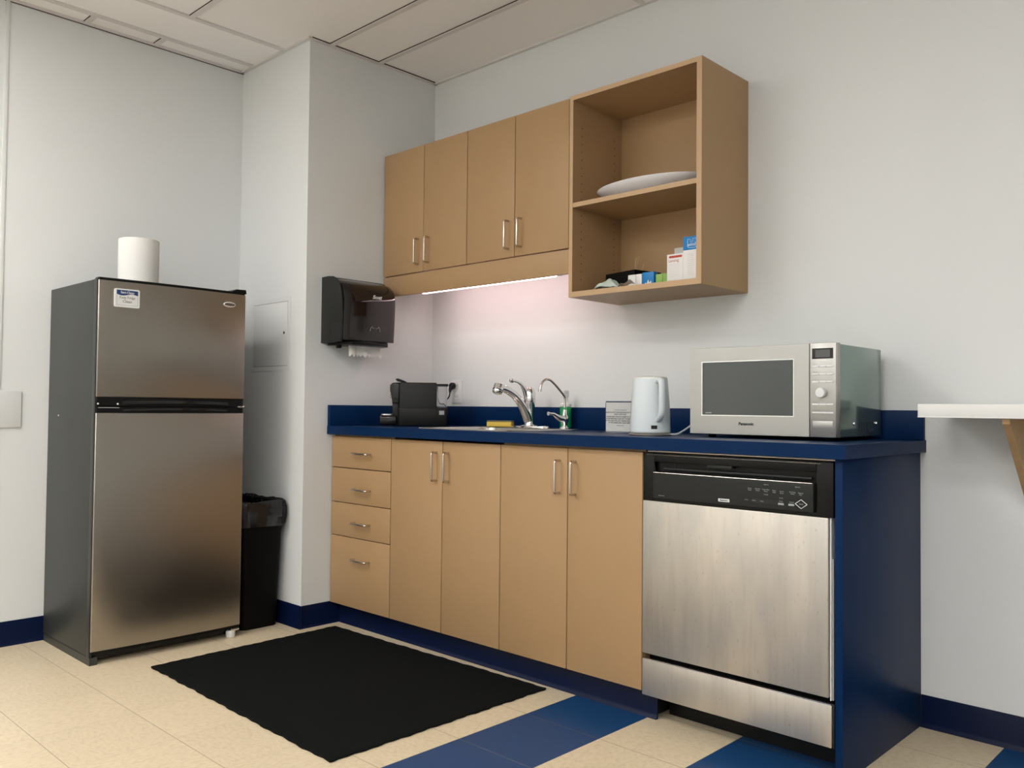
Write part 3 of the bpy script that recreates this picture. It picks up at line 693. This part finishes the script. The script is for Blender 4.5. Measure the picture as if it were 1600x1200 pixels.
solo('light_valance', MB().box(0.008, 1.1965, YU+0.003, YU+0.021, 1.541, UZ0-0.004, 0.001), m_tan, 'narrow tan valance board under the wall cabinet doors', 'panel', None, (0.6, YU, 1.541))
t = Thing('strip_light', 'glowing slim strip light under the wall cabinets', 'light', (0.60, -0.207, 1.60))
t.part('housing', MB().box(0.140, 1.070, -0.230, -0.184, 1.588, 1.612, 0.002), m_white)
t.part('diffuser', MB().box(0.165, 1.025, -0.217, -0.197, 1.5585, 1.5875, 0.006, 3), m_under)
t.part('end_cap', MB().box(0.1485, 0.1640, -0.227, -0.187, 1.562, 1.5875, 0.002), m_white)
t.part('end_cap', MB().box(1.0260, 1.0415, -0.227, -0.187, 1.562, 1.5875, 0.002), m_white)
t.part('mount_rail', MB().box(0.15, 1.06, -0.228, -0.186, 1.6125, 1.6395), m_white)

# ================================================================== OPEN SHELF CABINET
ox0, ox1, oz0, oz1 = 1.1975, 1.7970, 1.4445, 2.2455
t = Thing('open_shelf_cabinet', 'tan open-front wall cabinet with one shelf right of the doors', 'cabinet', (1.5, -0.16, oz0))
T_ = 0.0175
def pan(name, *a, label=None):
    p = t.part(name, MB().box(*a), m_tan); return p
s0 = pan('side_panel', ox0, ox0+T_, YU+0.0008, -0.001, oz0, oz1)
s1 = pan('side_panel', ox1-T_-0.003, ox1, YU+0.0008, -0.001, oz0, oz1)
pan('top_panel', ox0+T_, ox1-T_-0.003, YU+0.0008, -0.001, oz1-T_, oz1)
pan('bottom_panel', ox0+T_, ox1-T_-0.003, YU+0.0008, -0.001, oz0, oz0+0.021)
pan('back_panel', ox0+T_, ox1-T_-0.003, -0.009, -0.001, oz0+0.021, oz1-T_)
sh = pan('shelf', ox0+T_+0.0005, ox1-T_-0.0035, YU+0.0028, -0.0095, 1.8000, 1.8180)
t.part('edge_band', MB().box(ox0+T_+0.0005, ox1-T_-0.0035, YU+0.0012, YU+0.0027, 1.8, 1.818), m_tanedge, sh)
eb = MB()
eb.box(ox0, ox0+T_, YU, YU+0.0007, oz0, oz1); eb.box(ox1-T_-0.003, ox1, YU, YU+0.0007, oz0, oz1)
eb.box(ox0+T_, ox1-T_-0.003, YU, YU+0.0007, oz1-T_, oz1); eb.box(ox0+T_, ox1-T_-0.003, YU, YU+0.0007, oz0, oz0+0.021)
t.part('edge_band', eb, m_tanedge)
ph = MB()
for y in (-0.275, -0.060):
    for i in range(20):
        z = 1.52+i*0.032
        if 1.79 < z < 1.83: continue
        ph.lathe([(0.0025, 0), (0.0025, 0.0004)], (ox0+T_, y, z), 8, 'x')
t.part('pin_holes', ph, m_gap, s0)

SZ = 1.8182; BZ = 1.4657
t = Thing('serving_platter', 'large oval white serving platter on the open cabinet shelf', 'platter', (1.488, -0.168, SZ))
pf = [(0.0, 0.0), (0.55, 0.0), (0.62, 0.0015), (0.78, 0.012), (0.92, 0.029), (1.0, 0.041), (1.0, 0.0435), (0.985, 0.0440), (0.90, 0.033), (0.76, 0.017), (0.60, 0.006), (0.0, 0.005)]
t.part('dish', MB().lathe([(r*0.254, h*1.18) for r, h in pf], (1.490, -0.168, SZ), 64, sy=0.61), m_porc, ang=60)

t = Thing('medicine_box', 'white box with red band and fine print at the shelf cabinet right', 'box', (1.675, -0.31, BZ))
t.part('carton', MB().box(1.6365, 1.7035, -0.3000, -0.262, BZ, 1.5665, 0.0006), m_card)
t.part('red_band', MB().prism(rrect(1.6445, 1.7000, 1.5525, 1.5605, 0.0038, 4), 'y', -0.3004, -0.3000), m_red)
t.part('title_lettering', words([('Lansing', 1.6645, 1.5425, 0.0150)], '-y', -0.3004), m_red)
pr_ = MB()
for i in range(8): pr_.box(1.645, 1.692-random.random()*0.006, -0.3003, -0.3000, 1.530-i*0.0062, 1.5306-i*0.0062)
t.part('fine_print', pr_, m_ltprint)
t = Thing('cleaner_box', 'tall box with blue top reading wind and white lower half', 'box', (1.74, -0.29, BZ))
t.part('carton', MB().box(1.7040, 1.7740, -0.2995, -0.250, BZ, 1.5740, 0.0006), m_card)
t.part('blue_top', MB().box(1.7040, 1.7740, -0.2997, -0.250, 1.5742, 1.6220, 0.0006), m_bluec)
t.part('title_lettering', words([('wind', 1.7390, 1.5925, 0.0175)], '-y', -0.3002), m_wink)
wf = MB().tube([(1.7225, -0.3, 1.612), (1.7225, -0.3, 1.585), (1.73, -0.3, 1.581), (1.746, -0.3, 1.580), (1.762, -0.3, 1.583)], 0.0006, 6)
wf.tube([(1.7225, -0.3, 1.612), (1.733, -0.3, 1.612), (1.735, -0.3, 1.601), (1.741, -0.3, 1.602), (1.743, -0.3, 1.613), (1.760, -0.3, 1.613)], 0.0006, 6)
t.part('logo_outline', wf, m_wink)
pr_ = MB()
for i in range(12): pr_.box(1.722, 1.750-random.random()*0.006, -0.2998, -0.2995, 1.558-i*0.0066, 1.5586-i*0.0066)
t.part('fine_print', pr_, m_grprint)
solo('carton', MB().box(1.6350, 1.6900, -0.250, -0.19, BZ, 1.5975, 0.0006), m_ltprint, 'plain grey carton peeking out behind the red banded white box', 'box', None, (1.66, -0.22, BZ))
# black tray turned a little
t = Thing('black_tray', 'open black box holding wooden sticks on the lower cabinet shelf', 'box', (1.372, -0.140, BZ), math.radians(-12)); t.local = True
tb = MB(); H_ = 0.078
tb.box(-0.085, 0.085, -0.070, -0.067, 0, H_); tb.box(-0.085, 0.085, 0.067, 0.070, 0, H_)
tb.box(-0.085, -0.082, -0.067, 0.067, 0, H_); tb.box(0.082, 0.085, -0.067, 0.067, 0, H_); tb.box(-0.082, 0.082, -0.067, 0.067, 0, 0.003)
t.part('box', tb, m_bin)
for i, (bx, by, tx_, ty_, h) in enumerate([(-0.010, 0.0, 0.012, 0.02, 0.150), (-0.002, -0.01, 0.022, 0.0, 0.142), (0.004, 0.01, 0.030, 0.03, 0.118), (-0.008, 0.012, 0.002, 0.01, 0.145)]):
    tag(MB().tube([(bx, by, 0.004), (tx_, ty_, h)], 0.0011, 6).obj('stir_stick', m_bamboo), ['thin wooden stick in the open black box, tallest of the bunch', 'thin wooden stick in the open black box, second from the right', 'shortest wooden stick, leaning furthest right in the open black box', 'thin wooden stick in the open black box, furthest left at the tip'][i], 'stick', 'wooden sticks in the black box').matrix_world = Matrix.Translation((1.372, -0.140, BZ)) @ Matrix.Rotation(math.radians(-12), 4, 'Z')
# small packets
for nm, a, b_, y0, y1, h, m_, lab in (
        ('tea_box', 1.4400, 1.4740, -0.268, -0.225, 0.050, m_card, 'small white box right beside the open black box'),
        ('tea_box', 1.4760, 1.5030, -0.268, -0.225, 0.050, m_card, 'small narrow white box left of the blue packet'),
        ('tea_box', 1.5660, 1.5960, -0.268, -0.22, 0.041, m_green, 'light green box right of the blue packet'),
        ('tea_box', 1.5975, 1.6260, -0.268, -0.22, 0.041, m_green, 'light green box touching the red banded white box')):
    solo(nm, MB().box(a, b_, y0, y1, BZ, BZ+h, 0.001), m_, lab, 'box', None, ((a+b_)/2, -0.25, BZ))
t = Thing('sweetener_packet', 'bright blue packet with white splash between white and green boxes', 'packet', (1.534, -0.25, BZ))
t.part('packet', MB().box(1.5070, 1.5600, -0.272, -0.246, BZ, BZ+0.053, 0.002), m_bluec)
t.part('white_splash', MB().prism([(1.520, BZ), (1.522, BZ+0.014), (1.529, BZ+0.010), (1.535, BZ+0.024), (1.540, BZ+0.012), (1.548, BZ+0.020), (1.551, BZ)], 'y', -0.2724, -0.2719), m_wink)
# crumpled cloth
def crumple(nx, ny, fn):
    vs = []; fs = []
    for i in range(nx+1):
        for j in range(ny+1): vs.append(fn(i/nx, j/ny))
    for i in range(nx):
        for j in range(ny): a = i*(ny+1)+j; fs.append((a, a+1, a+ny+2, a+ny+1))
    return vs, fs
def cf(u, v):
    x = 1.302+u*0.13; y = -0.305+v*0.08
    h = 0.034*max(0, math.sin(PI*min(1, u*1.35)))*(0.55+0.45*math.sin(PI*v))+0.004*math.sin(11*u+5*v)+0.003*math.sin(23*v+7*u)+0.008
    return (x+0.006*math.sin(9*v), y, BZ+max(0.001, h*(1 if 0 < v < 1 else 0.5)))
cm = MB(); vs, fs = crumple(26, 14, cf); n0 = len(vs)
cm.raw(vs+[(v[0], v[1], v[2]-0.0009) for v in vs], fs+[tuple(i+n0 for i in f[::-1]) for f in fs])
solo('face_mask', cm, m_cloth, 'crumpled pale green cloth lying before the open black box', 'cloth', None, (1.36, -0.27, BZ))
def cf2(u, v):
    x = 1.395+u*0.085; y = -0.318+v*0.035
    return (x, y+0.004*math.sin(8*u), BZ+0.002+0.020*u*u*(1-v*0.3)+0.003*math.sin(14*u+3*v)+0.0015)
cm = MB(); vs, fs = crumple(18, 6, cf2); n0 = len(vs)
cm.raw(vs+[(v[0], v[1], v[2]-0.0009) for v in vs], fs+[tuple(i+n0 for i in f[::-1]) for f in fs])
solo('napkin', cm, m_card, 'crumpled white wrapper in front of the small white boxes', 'napkin', None, (1.44, -0.30, BZ))

# ================================================================== TOWEL DISPENSER on the chase side (x=0)
t = Thing('paper_towel_dispenser', 'black smoked paper towel dispenser on the white wall', 'dispenser', (0.0, -0.535, 1.30))
yA, yB = -0.676, -0.383
def prof(inset=0.0):
    return [(0.0005, 1.297), (0.0005, 1.600), (0.045, 1.600), (0.085-inset, 1.596-inset), (0.118-inset, 1.580-inset), (0.140-inset, 1.555-inset), (0.152-inset, 1.520-inset), (0.158-inset, 1.46), (0.160-inset, 1.40), (0.158-inset, 1.330), (0.150-inset, 1.297)]
# backing body with rounded plan: stack of y-slices whose depth follows a bulge
def shell(y0, y1, zlow, zhigh, depth, bulge, k=18):
    """front skin bulging in plan: returns closed solid; profile height/depth by z"""
    nz = 22; vs = []; fs = []
    for j in range(k+1):
        u = j/k; y = y0+(y1-y0)*u
        s_ = 0.5+0.5*math.sin(PI*u)**0.6
        for i in range(nz+1):
            w_ = i/nz; z = zlow+(zhigh-zlow)*w_
            d_ = depth*(1-0.06*(1-w_)**2)
            if w_ > 0.62: d_ *= math.sqrt(max(0, 1-((w_-0.62)/0.395)**2.6))*1.0
            d_ = 0.02+max(0, d_-0.02)*(1-bulge+bulge*s_)
            vs.append((d_, y, z))
    m1 = nz+1
    for j in range(k):
        for i in range(nz): a = j*m1+i; fs.append((a, a+1, a+m1+1, a+m1))
    o = len(vs)
    for j in range(k+1):
        y = y0+(y1-y0)*j/k
        vs.append((0.0006, y, zlow)); vs.append((0.0006, y, zhigh))
    for j in range(k):
        fs.append((o+2*j, o+2*j+2, (j+1)*m1, j*m1)); fs.append((o+2*j+1, j*m1+nz, (j+1)*m1+nz, o+2*j+3))
        fs.append((o+2*j, o+2*j+1, o+2*j+3, o+2*j+2))
    fs.append(tuple([o]+[i for i in range(m1)]+[o+1])); fs.append(tuple([o+2*k]+[k*m1+i for i in range(m1)]+[o+2*k+1])[::-1])
    return MB().raw(vs, fs)
bd_ = t.part('housing', MB().prism([(0.0006, 1.297), (0.0006, 1.601), (0.020, 1.602), (0.060, 1.600), (0.086, 1.592), (0.100, 1.560), (0.108, 1.500), (0.112, 1.420), (0.110, 1.340), (0.104, 1.297)], 'y', yA, yB+0.004, 0.003), m_dgrey, ang=30)
ck = t.part('side_cheek', MB().prism([(0.0008, 1.297), (0.0008, 1.602), (0.050, 1.603), (0.090, 1.599), (0.118, 1.588), (0.140, 1.565), (0.155, 1.530), (0.163, 1.480), (0.166, 1.420), (0.166, 1.360), (0.160, 1.297)], 'y', yA-0.004, yA+0.0035, 0.0025), m_dgrey, ang=30)
t.part('side_recess', MB().box(0.088, 0.160, yA-0.0046, yA-0.0035, 1.300, 1.385), m_ink, ck)
t.part('cover', shell(yA+0.004, yB, 1.306, 1.598, 0.196, 0.26), m_smoke, ang=50)
t.part('lower_lip', MB().prism([(0.02, -0.655), (0.118, -0.655), (0.165, -0.62), (0.180, -0.56), (0.180, -0.50), (0.162, -0.425), (0.135, -0.395), (0.02, -0.395)], 'z', 1.286, 1.305, 0.002), m_blk)
pp = []
ny = 34
pm = MB(); vs = []; fs = []
for i in range(ny+1):
    y = -0.600+0.185*i/ny; zt = 1.236+0.008*((i//2) % 2)+0.002*math.sin(i*1.1)
    vs += [(0.105+0.004*math.sin(i*0.5), y, 1.292), (0.112+0.005*math.sin(i*0.4), y, zt)]
for i in range(ny): fs.append((2*i, 2*i+1, 2*i+3, 2*i+2))
n0 = len(vs); pm.raw(vs+[(v[0]-0.0006, v[1], v[2]) for v in vs], fs+[tuple(q+n0 for q in f[::-1]) for f in fs])
t.part('paper_towel', pm, m_paper)
for y in (-0.640, -0.440):
    t.part('feed_knob', MB().box(0.075, 0.100, y-0.008, y+0.008, 1.272, 1.287, 0.003), m_blk)
t.part('brand_lettering', textmb('Scott', 0.024, '+x', (0.1975, -0.510, 1.508), 0.0006, 0.0006, shear=0.35), m_wink)
hand = MB()
for s_ in (-1, 1):
    c0 = -0.515+s_*0.019
    hand.tube([(0.1935, c0+s_*0.010, 1.352), (0.1940, c0+s_*0.006, 1.366), (0.1942, c0, 1.373), (0.1940, c0-s_*0.006, 1.364), (0.1938, c0-s_*0.016, 1.365)], 0.0011, 6)
t.part('hands_symbol', hand, m_grprint)

# ================================================================== ACCESS PANEL on the chase front
t = Thing('access_panel', 'painted metal access panel on the wall above the trash can', 'panel', (-0.30, YC, 1.34))
px0, px1, pz0, pz1 = -0.478, -0.122, 1.170, 1.518
f = MB()
for a in ((px0, px0+0.022, pz0, pz1), (px1-0.022, px1, pz0, pz1), (px0+0.022, px1-0.022, pz0, pz0+0.022), (px0+0.022, px1-0.022, pz1-0.022, pz1)):
    f.box(a[0], a[1], YC-0.0035, YC-0.0003, a[2], a[3])
m_apanel = mat('painted_metal', (0.73, 0.745, 0.74), 0.6, spec=0.3)
t.part('gap', MB().box(px0+0.0215, px1-0.0215, YC-0.0012, YC-0.0004, pz0+0.0215, pz1-0.0215), m_grprint)  # grey backing that paints the shade in the slit around the door
t.part('frame', f, m_apanel)
d = t.part('door', MB().box(px0+0.0245, px1-0.0245, YC-0.0048, YC-0.0013, pz0+0.0245, pz1-0.0245, 0.0008), m_apanel)
t.part('latch', MB().lathe([(0.007, -0.0048), (0.007, -0.007), (0.003, -0.0075), (0, -0.0075)], (-0.172, YC, 1.348), 16, 'y'), m_nickel, d)
t.part('latch_slot', MB().box(-0.1735, -0.1705, YC-0.0082, YC-0.0076, 1.344, 1.352), m_ink, d)
# blank plate at the far left
solo('blank_wall_plate', MB().box(XL+0.0004, XL+0.007, -1.96, -1.746, 0.903, 1.057, 0.003, 3), m_plate, 'blank white cover plate on the wall left of the refrigerator', 'wall plate', None, (XL, -1.85, 0.98))

# ================================================================== REFRIGERATOR
fy0, fy1 = -1.645, -1.018; FX = -0.070; cb_ = -0.598
t = Thing('refrigerator', 'stainless top-freezer refrigerator with charcoal sides against the left wall', 'refrigerator', (-0.34, -1.33, 0))
cf_ = -0.116
t.part('case', MB().box(cb_, cf_, fy0+0.001, fy1-0.001, 0.030, 1.494, 0.004), m_fside)
t.part('case_foot_rail', MB().box(cb_+0.01, FX-0.008, fy0+0.0012, fy0+0.030, 0.0, 0.0295), m_fside)
t.part('case_foot_rail', MB().box(cb_+0.01, cf_-0.03, fy1-0.03, fy1-0.0012, 0.0, 0.0295), m_fside)
t.part('door_side', MB().box(cf_+0.0005, FX-0.0225, fy0+0.0012, fy0+0.010, 0.030, 1.494), m_fside)
t.part('door_gasket', MB().box(FX-0.022, FX-0.0105, fy0+0.0010, fy0+0.010, 0.030, 1.494), m_ink)
def door_plan(x_f, y0, y1, xb, bow=0.010, r=0.005, inset=0.0):
    P_ = [(xb, y0+inset), (x_f-bow-r, y0+inset)]
    for q in range(1, 5):
        a = q/5*PI/2; P_.append((x_f-bow-r+r*math.sin(a), y0+inset+r*(1-math.cos(a))))
    n = 14
    for i in range(n+1):
        u = -1+2*i/n; P_.append((x_f-bow*u*u, (y0+y1)/2+u*((y1-y0)/2-r-inset)))
    for q in range(4, 0, -1):
        a = q/5*PI/2; P_.append((x_f-bow-r+r*math.sin(a), y1-inset-r*(1-math.cos(a))))
    P_ += [(x_f-bow-r, y1-inset), (xb, y1-inset)]
    return P_
PL = door_plan(FX+0.004, fy0+0.003, fy1, cf_+0.012)
PB = door_plan(FX+0.0005, fy0+0.005, fy1-0.002, cf_+0.001)
fz = t.part('freezer_door', MB().prism(PL, 'z', 1.034, 1.4895, 0.0015), m_steel, ang=25)
lo = t.part('fridge_door', MB().prism(PL, 'z', 0.052, 0.9705, 0.0015), m_steel, ang=25)
t.part('door_liner', MB().prism(PB, 'z', 1.000, 1.0335), m_blk, fz)
t.part('door_cap', MB().prism(PB, 'z', 1.490, 1.5005, 0.002), m_blk, fz)
t.part('door_cap', MB().prism(PB, 'z', 0.971, 0.9945), m_blk, lo)
t.part('door_cap', MB().prism(PB, 'z', 0.040, 0.0515), m_blk, lo)
# finger-grip lips
def lip(z0, z1, sag):
    vs = []; fs = []; n = 24
    for i in range(n+1):
        u = i/n; y = fy0+0.10+u*0.45; b = math.sin(PI*u)
        x = FX+0.002-0.010*(2*(y-(fy0+fy1)/2)/(fy1-fy0))**2
        zz_ = z0+sag*b
        vs += [(x-0.004, y, zz_), (x+0.0055*b+0.001, y, zz_), (x+0.004*b+0.001, y, zz_+(z1-z0)), (x-0.004, y, zz_+(z1-z0))]
    for i in range(n):
        for q in range(4): fs.append((4*i+q, 4*i+(q+1) % 4, 4*i+4+(q+1) % 4, 4*i+4+q))
    fs += [(0, 1, 2, 3), (4*n, 4*n+3, 4*n+2, 4*n+1)]
    return MB().raw(vs, fs)
t.part('grip', lip(1.006, 1.018, 0.004), m_blkgl, fz)
t.part('grip', lip(0.977, 0.985, 0.006), m_blkgl, lo)
t.part('grip_edge', MB().tube([(FX+0.004-0.010*(2*(y-(fy0+fy1)/2)/(fy1-fy0))**2, y, 0.9915) for y in (fy0+0.012, fy0+0.05, fy0+0.09)], 0.0012, 6), m_ltprint, lo)
t.part('middle_hinge', MB().box(FX-0.02, FX+0.001, fy1-0.034, fy1-0.001, 0.9955, 1.0015, 0.001), m_chrome)
t.part('top_hinge_cover', MB().prism([(fy1-0.075, 1.495), (fy1-0.045, 1.512), (fy1+0.0, 1.513), (fy1+0.003, 1.495)], 'x', -0.150, FX-0.006, 0.002), m_blk)
for y in (fy0+0.012, fy0+0.085):
    t.part('rivet', MB().lathe([(0.004, 0), (0.003, 0.002), (0, 0.003)], (FX-0.008 if y < fy0+0.05 else FX-0.005, y, 1.0065), 10, 'x'), m_white)
t.part('kick_grille', MB().box(-0.20, -0.118, fy0+0.03, fy1-0.03, 0.012, 0.0395), m_ink)
t.part('bottom_hinge', MB().box(-0.105, -0.072, fy1-0.045, fy1-0.006, 0.030, 0.0395, 0.001), m_chrome)
t.part('levelling_foot', MB().lathe([(0.018, 0), (0.020, 0.003), (0.020, 0.026), (0.017, 0.0295)], (-0.092, fy1-0.036, 0.0005), 18), m_plate)
# oval badge
ov = [(math.cos(a)*0.030, math.sin(a)*0.0115) for a in (2*PI*i/28 for i in range(28))]
yb_, zb_ = -1.098, 1.441
xs_ = FX+0.004-0.010*(2*(yb_-(fy0+fy1)/2)/(fy1-fy0))**2
bg = t.part('badge', MB().prism([(yb_+p[0]*0.95, zb_+p[1]) for p in ov], 'x', xs_-0.004, xs_+0.0022, 0.001), m_white, fz)
t.part('badge_inner', MB().prism([(yb_+p[0]*0.80, zb_+p[1]*0.72) for p in ov], 'x', xs_+0.0022, xs_+0.0026), m_nickel, bg)
t.part('badge_lettering', textmb('Whirlpool', 0.0105, '+x', (xs_+0.003, yb_, zb_), 0.0002, 0.0002, shear=0.2), m_ink, bg)
t.part('side_screw', MB().lathe([(0.004, 0.0012), (0.003, -0.0005), (0, -0.001)], (-0.472, fy0, 0.956), 10, 'y'), m_white)

# fridge magnet
myc, mzc = -1.5355, 1.4245; MX = FX+0.0035
t = Thing('refrigerator_magnet', 'white and navy magnet reading Clean on the freezer door', 'magnet', (MX, myc, mzc))
t.part('card', MB().prism(rrect(myc-0.0485, myc+0.0485, mzc-0.0365, mzc+0.0365, 0.006, 4), 'x', MX-0.006, MX+0.0012), m_white)
top = []; n = 16
for i in range(n+1):
    u = i/n; top.append((myc-0.0415+0.083*u, mzc+0.0145-0.004*math.sin(2*PI*u)-0.003*u))
t.part('navy_wave', MB().prism(top+[(myc+0.0415, mzc+0.031), (myc-0.0415, mzc+0.031)], 'x', MX+0.0012, MX+0.0016), m_navyink)
t.part('header_lettering', textmb('Sani-Clean', 0.0125, '+x', (MX+0.0019, myc, mzc+0.0220), 0.0002, 0.0002), m_wink)
t.part('lettering', textmb('Keep Fridge', 0.0125, '+x', (MX+0.0016, myc, mzc+0.002), 0.0002, 0.0003), m_grprint)
t.part('lettering', textmb('Clean', 0.0155, '+x', (MX+0.0016, myc, mzc-0.0135), 0.0002, 0.0004), m_grprint)
ol = MB()
for a in ((-0.0415, -0.0405, -0.0285, 0.0135), (0.0405, 0.0415, -0.0285, 0.0095), (-0.0405, 0.0405, -0.0285, -0.0275)):
    ol.box(MX+0.0012, MX+0.0015, myc+a[0], myc+a[1], mzc+a[2], mzc+a[3])
t.part('border_line', ol, m_gink)

# paper towel roll on the fridge
t = Thing('paper_towel_roll', 'white paper towel roll standing on top of the refrigerator', 'paper towel', (-0.30, -1.397, 1.4942))
rl = MB().lathe([(0.021, 0.001), (0.079, 0.001), (0.081, 0.003), (0.081, 0.209), (0.079, 0.211), (0.021, 0.211), (0.021, 0.001)], (-0.30, -1.397, 1.4942), 48)
rl.f = [f for f in rl.f if len(f) == 4]
t.part('roll', rl, m_paper)
t.part('loose_sheet', MB().prism([(-0.30+0.0815*math.cos(a), -1.397+0.0815*math.sin(a)) for a in [(-0.55+i*0.07) for i in range(14)]]+[(-0.30+0.0808*math.cos(a), -1.397+0.0808*math.sin(a)) for a in [(-0.55+i*0.07) for i in range(13, -1, -1)]], 'z', 1.4955, 1.7045), m_paper)

# ================================================================== TRASH CAN
t = Thing('trash_can', 'slim black trash can with liner between the refrigerator and wall', 'trash can', (-0.30, -0.888, 0))
def rr(x0, x1, y0, y1): return rrect(x0, x1, y0, y1, 0.03, 5)
cx0, cx1, cy0, cy1 = -0.500, -0.108, -1.000, -0.782
b = MB()
loops(b, [(rr(cx0+0.045, cx1-0.030, cy0+0.025, cy1-0.012), 0.001), (rr(cx0+0.020, cx1-0.010, cy0+0.010, cy1-0.004), 0.42), (rr(cx0+0.010, cx1-0.002, cy0, cy1), 0.565),
          (rr(cx0+0.016, cx1-0.008, cy0+0.006, cy1-0.006), 0.565), (rr(cx0+0.050, cx1-0.036, cy0+0.030, cy1-0.018), 0.012)])
b.f.append(list(range(24))[::-1])
t.part('bin', b, m_bin)
def rag(x0, x1, y0, y1, z, amp, zamp, ph):
    pts_ = rrect(x0, x1, y0, y1, 0.03, 12); out = []; n = len(pts_)
    # densify straight runs
    dn = []
    for i in range(n):
        a, b_ = pts_[i], pts_[(i+1) % n]; L = math.hypot(a[0]-b_[0], a[1]-b_[1]); kk = max(1, int(round(L/0.012)))
        for q in range(kk): dn.append((a[0]+(b_[0]-a[0])*q/kk, a[1]+(b_[1]-a[1])*q/kk))
    cxm, cym = (x0+x1)/2, (y0+y1)/2; N = len(dn)
    for i, (x, y) in enumerate(dn):
        a = 2*PI*i/N
        d_ = 1.5*amp*(0.4*math.sin(13*a+ph)+0.8*math.sin(31*a+2*ph)+0.8*math.sin(57*a+ph*3)+0.6*math.sin(83*a+ph*5))
        L = math.hypot(x-cxm, y-cym)
        out.append((x+(x-cxm)/L*d_, y+(y-cym)/L*d_, z+zamp*(math.sin(7*a+ph)+0.5*math.sin(19*a+ph))))
    return out
rings = [rag(cx0+0.02, cx1-0.014, cy0+0.012, cy1-0.012, 0.50, 0.003, 0.002, 1.0),
         rag(cx0+0.014, cx1-0.008, cy0+0.006, cy1-0.007, 0.555, 0.002, 0.002, 1.6),
         rag(cx0+0.004, cx1+0.002, cy0-0.003, cy1+0.003, 0.576, 0.0015, 0.003, 2.1),
         rag(cx0-0.002, cx1+0.006, cy0-0.006, cy1+0.006, 0.570, 0.002, 0.003, 2.7),
         rag(cx0-0.002, cx1+0.007, cy0-0.006, cy1+0.006, 0.545, 0.0035, 0.002, 3.1),
         rag(cx0-0.001, cx1+0.007, cy0-0.006, cy1+0.006, 0.520, 0.0035, 0.002, 3.9),
         rag(cx0+0.001, cx1+0.007, cy0-0.005, cy1+0.005, 0.495, 0.004, 0.003, 4.2),
         rag(cx0+0.003, cx1+0.006, cy0-0.004, cy1+0.004, 0.465, 0.0025, 0.005, 4.4)]
N = min(len(r) for r in rings)
vs = [p for r in rings for p in r[:N]]; fs = []
for i in range(len(rings)-1):
    for j in range(N): fs.append((i*N+j, i*N+(j+1) % N, (i+1)*N+(j+1) % N, (i+1)*N+j))
t.part('bin_liner', MB().raw(vs, fs), m_bag, ang=180)

# ================================================================== FLOOR MAT
mt_ = MB()
c4 = [(0.105, -1.485), (1.318, -1.503), (1.332, -0.597), (0.085, -0.637)]
out = []
for i in range(4):
    a, b_ = c4[i], c4[(i+1) % 4]; n = 60
    nx_, ny_ = (b_[1]-a[1]), -(b_[0]-a[0]); L = math.hypot(nx_, ny_); nx_ /= L; ny_ /= L
    for q in range(n):
        u = q/n; wv = 0.0022*math.sin(q*1.7+i)+0.0018*math.sin(q*0.63+2*i)
        if q == 0: wv = 0
        out.append((a[0]+(b_[0]-a[0])*u+nx_*wv, a[1]+(b_[1]-a[1])*u+ny_*wv))
mt_.prism(out, 'z', 0.0003, 0.0075, 0.0015, 1)
solo('floor_mat', mt_, m_mat, 'large black carpet mat on the floor before the cabinets', 'mat', None, (0.7, -1.05, 0))

# ================================================================== WALL SHELF at the right
t = Thing('wall_shelf', 'white wall-mounted counter shelf on wooden bracket right of the counter', 'shelf', (3.2, -0.15, 0.99))
t.part('board', MB().box(2.500, 4.30, -0.300, -0.0005, 0.9915, 1.0295, 0.0012), m_shelfw)
t.part('lower_edge', MB().box(2.500, 4.30, -0.3012, -0.2988, 0.9905, 0.9935, 0.0003), m_white)
for x in (2.716, 4.0):
    t.part('bracket', MB().prism([(-0.0006, 0.991), (-0.283, 0.991), (-0.283, 0.975), (-0.255, 0.955), (-0.03, 0.735), (-0.0006, 0.705)], 'x', x, x+0.019), m_wood)
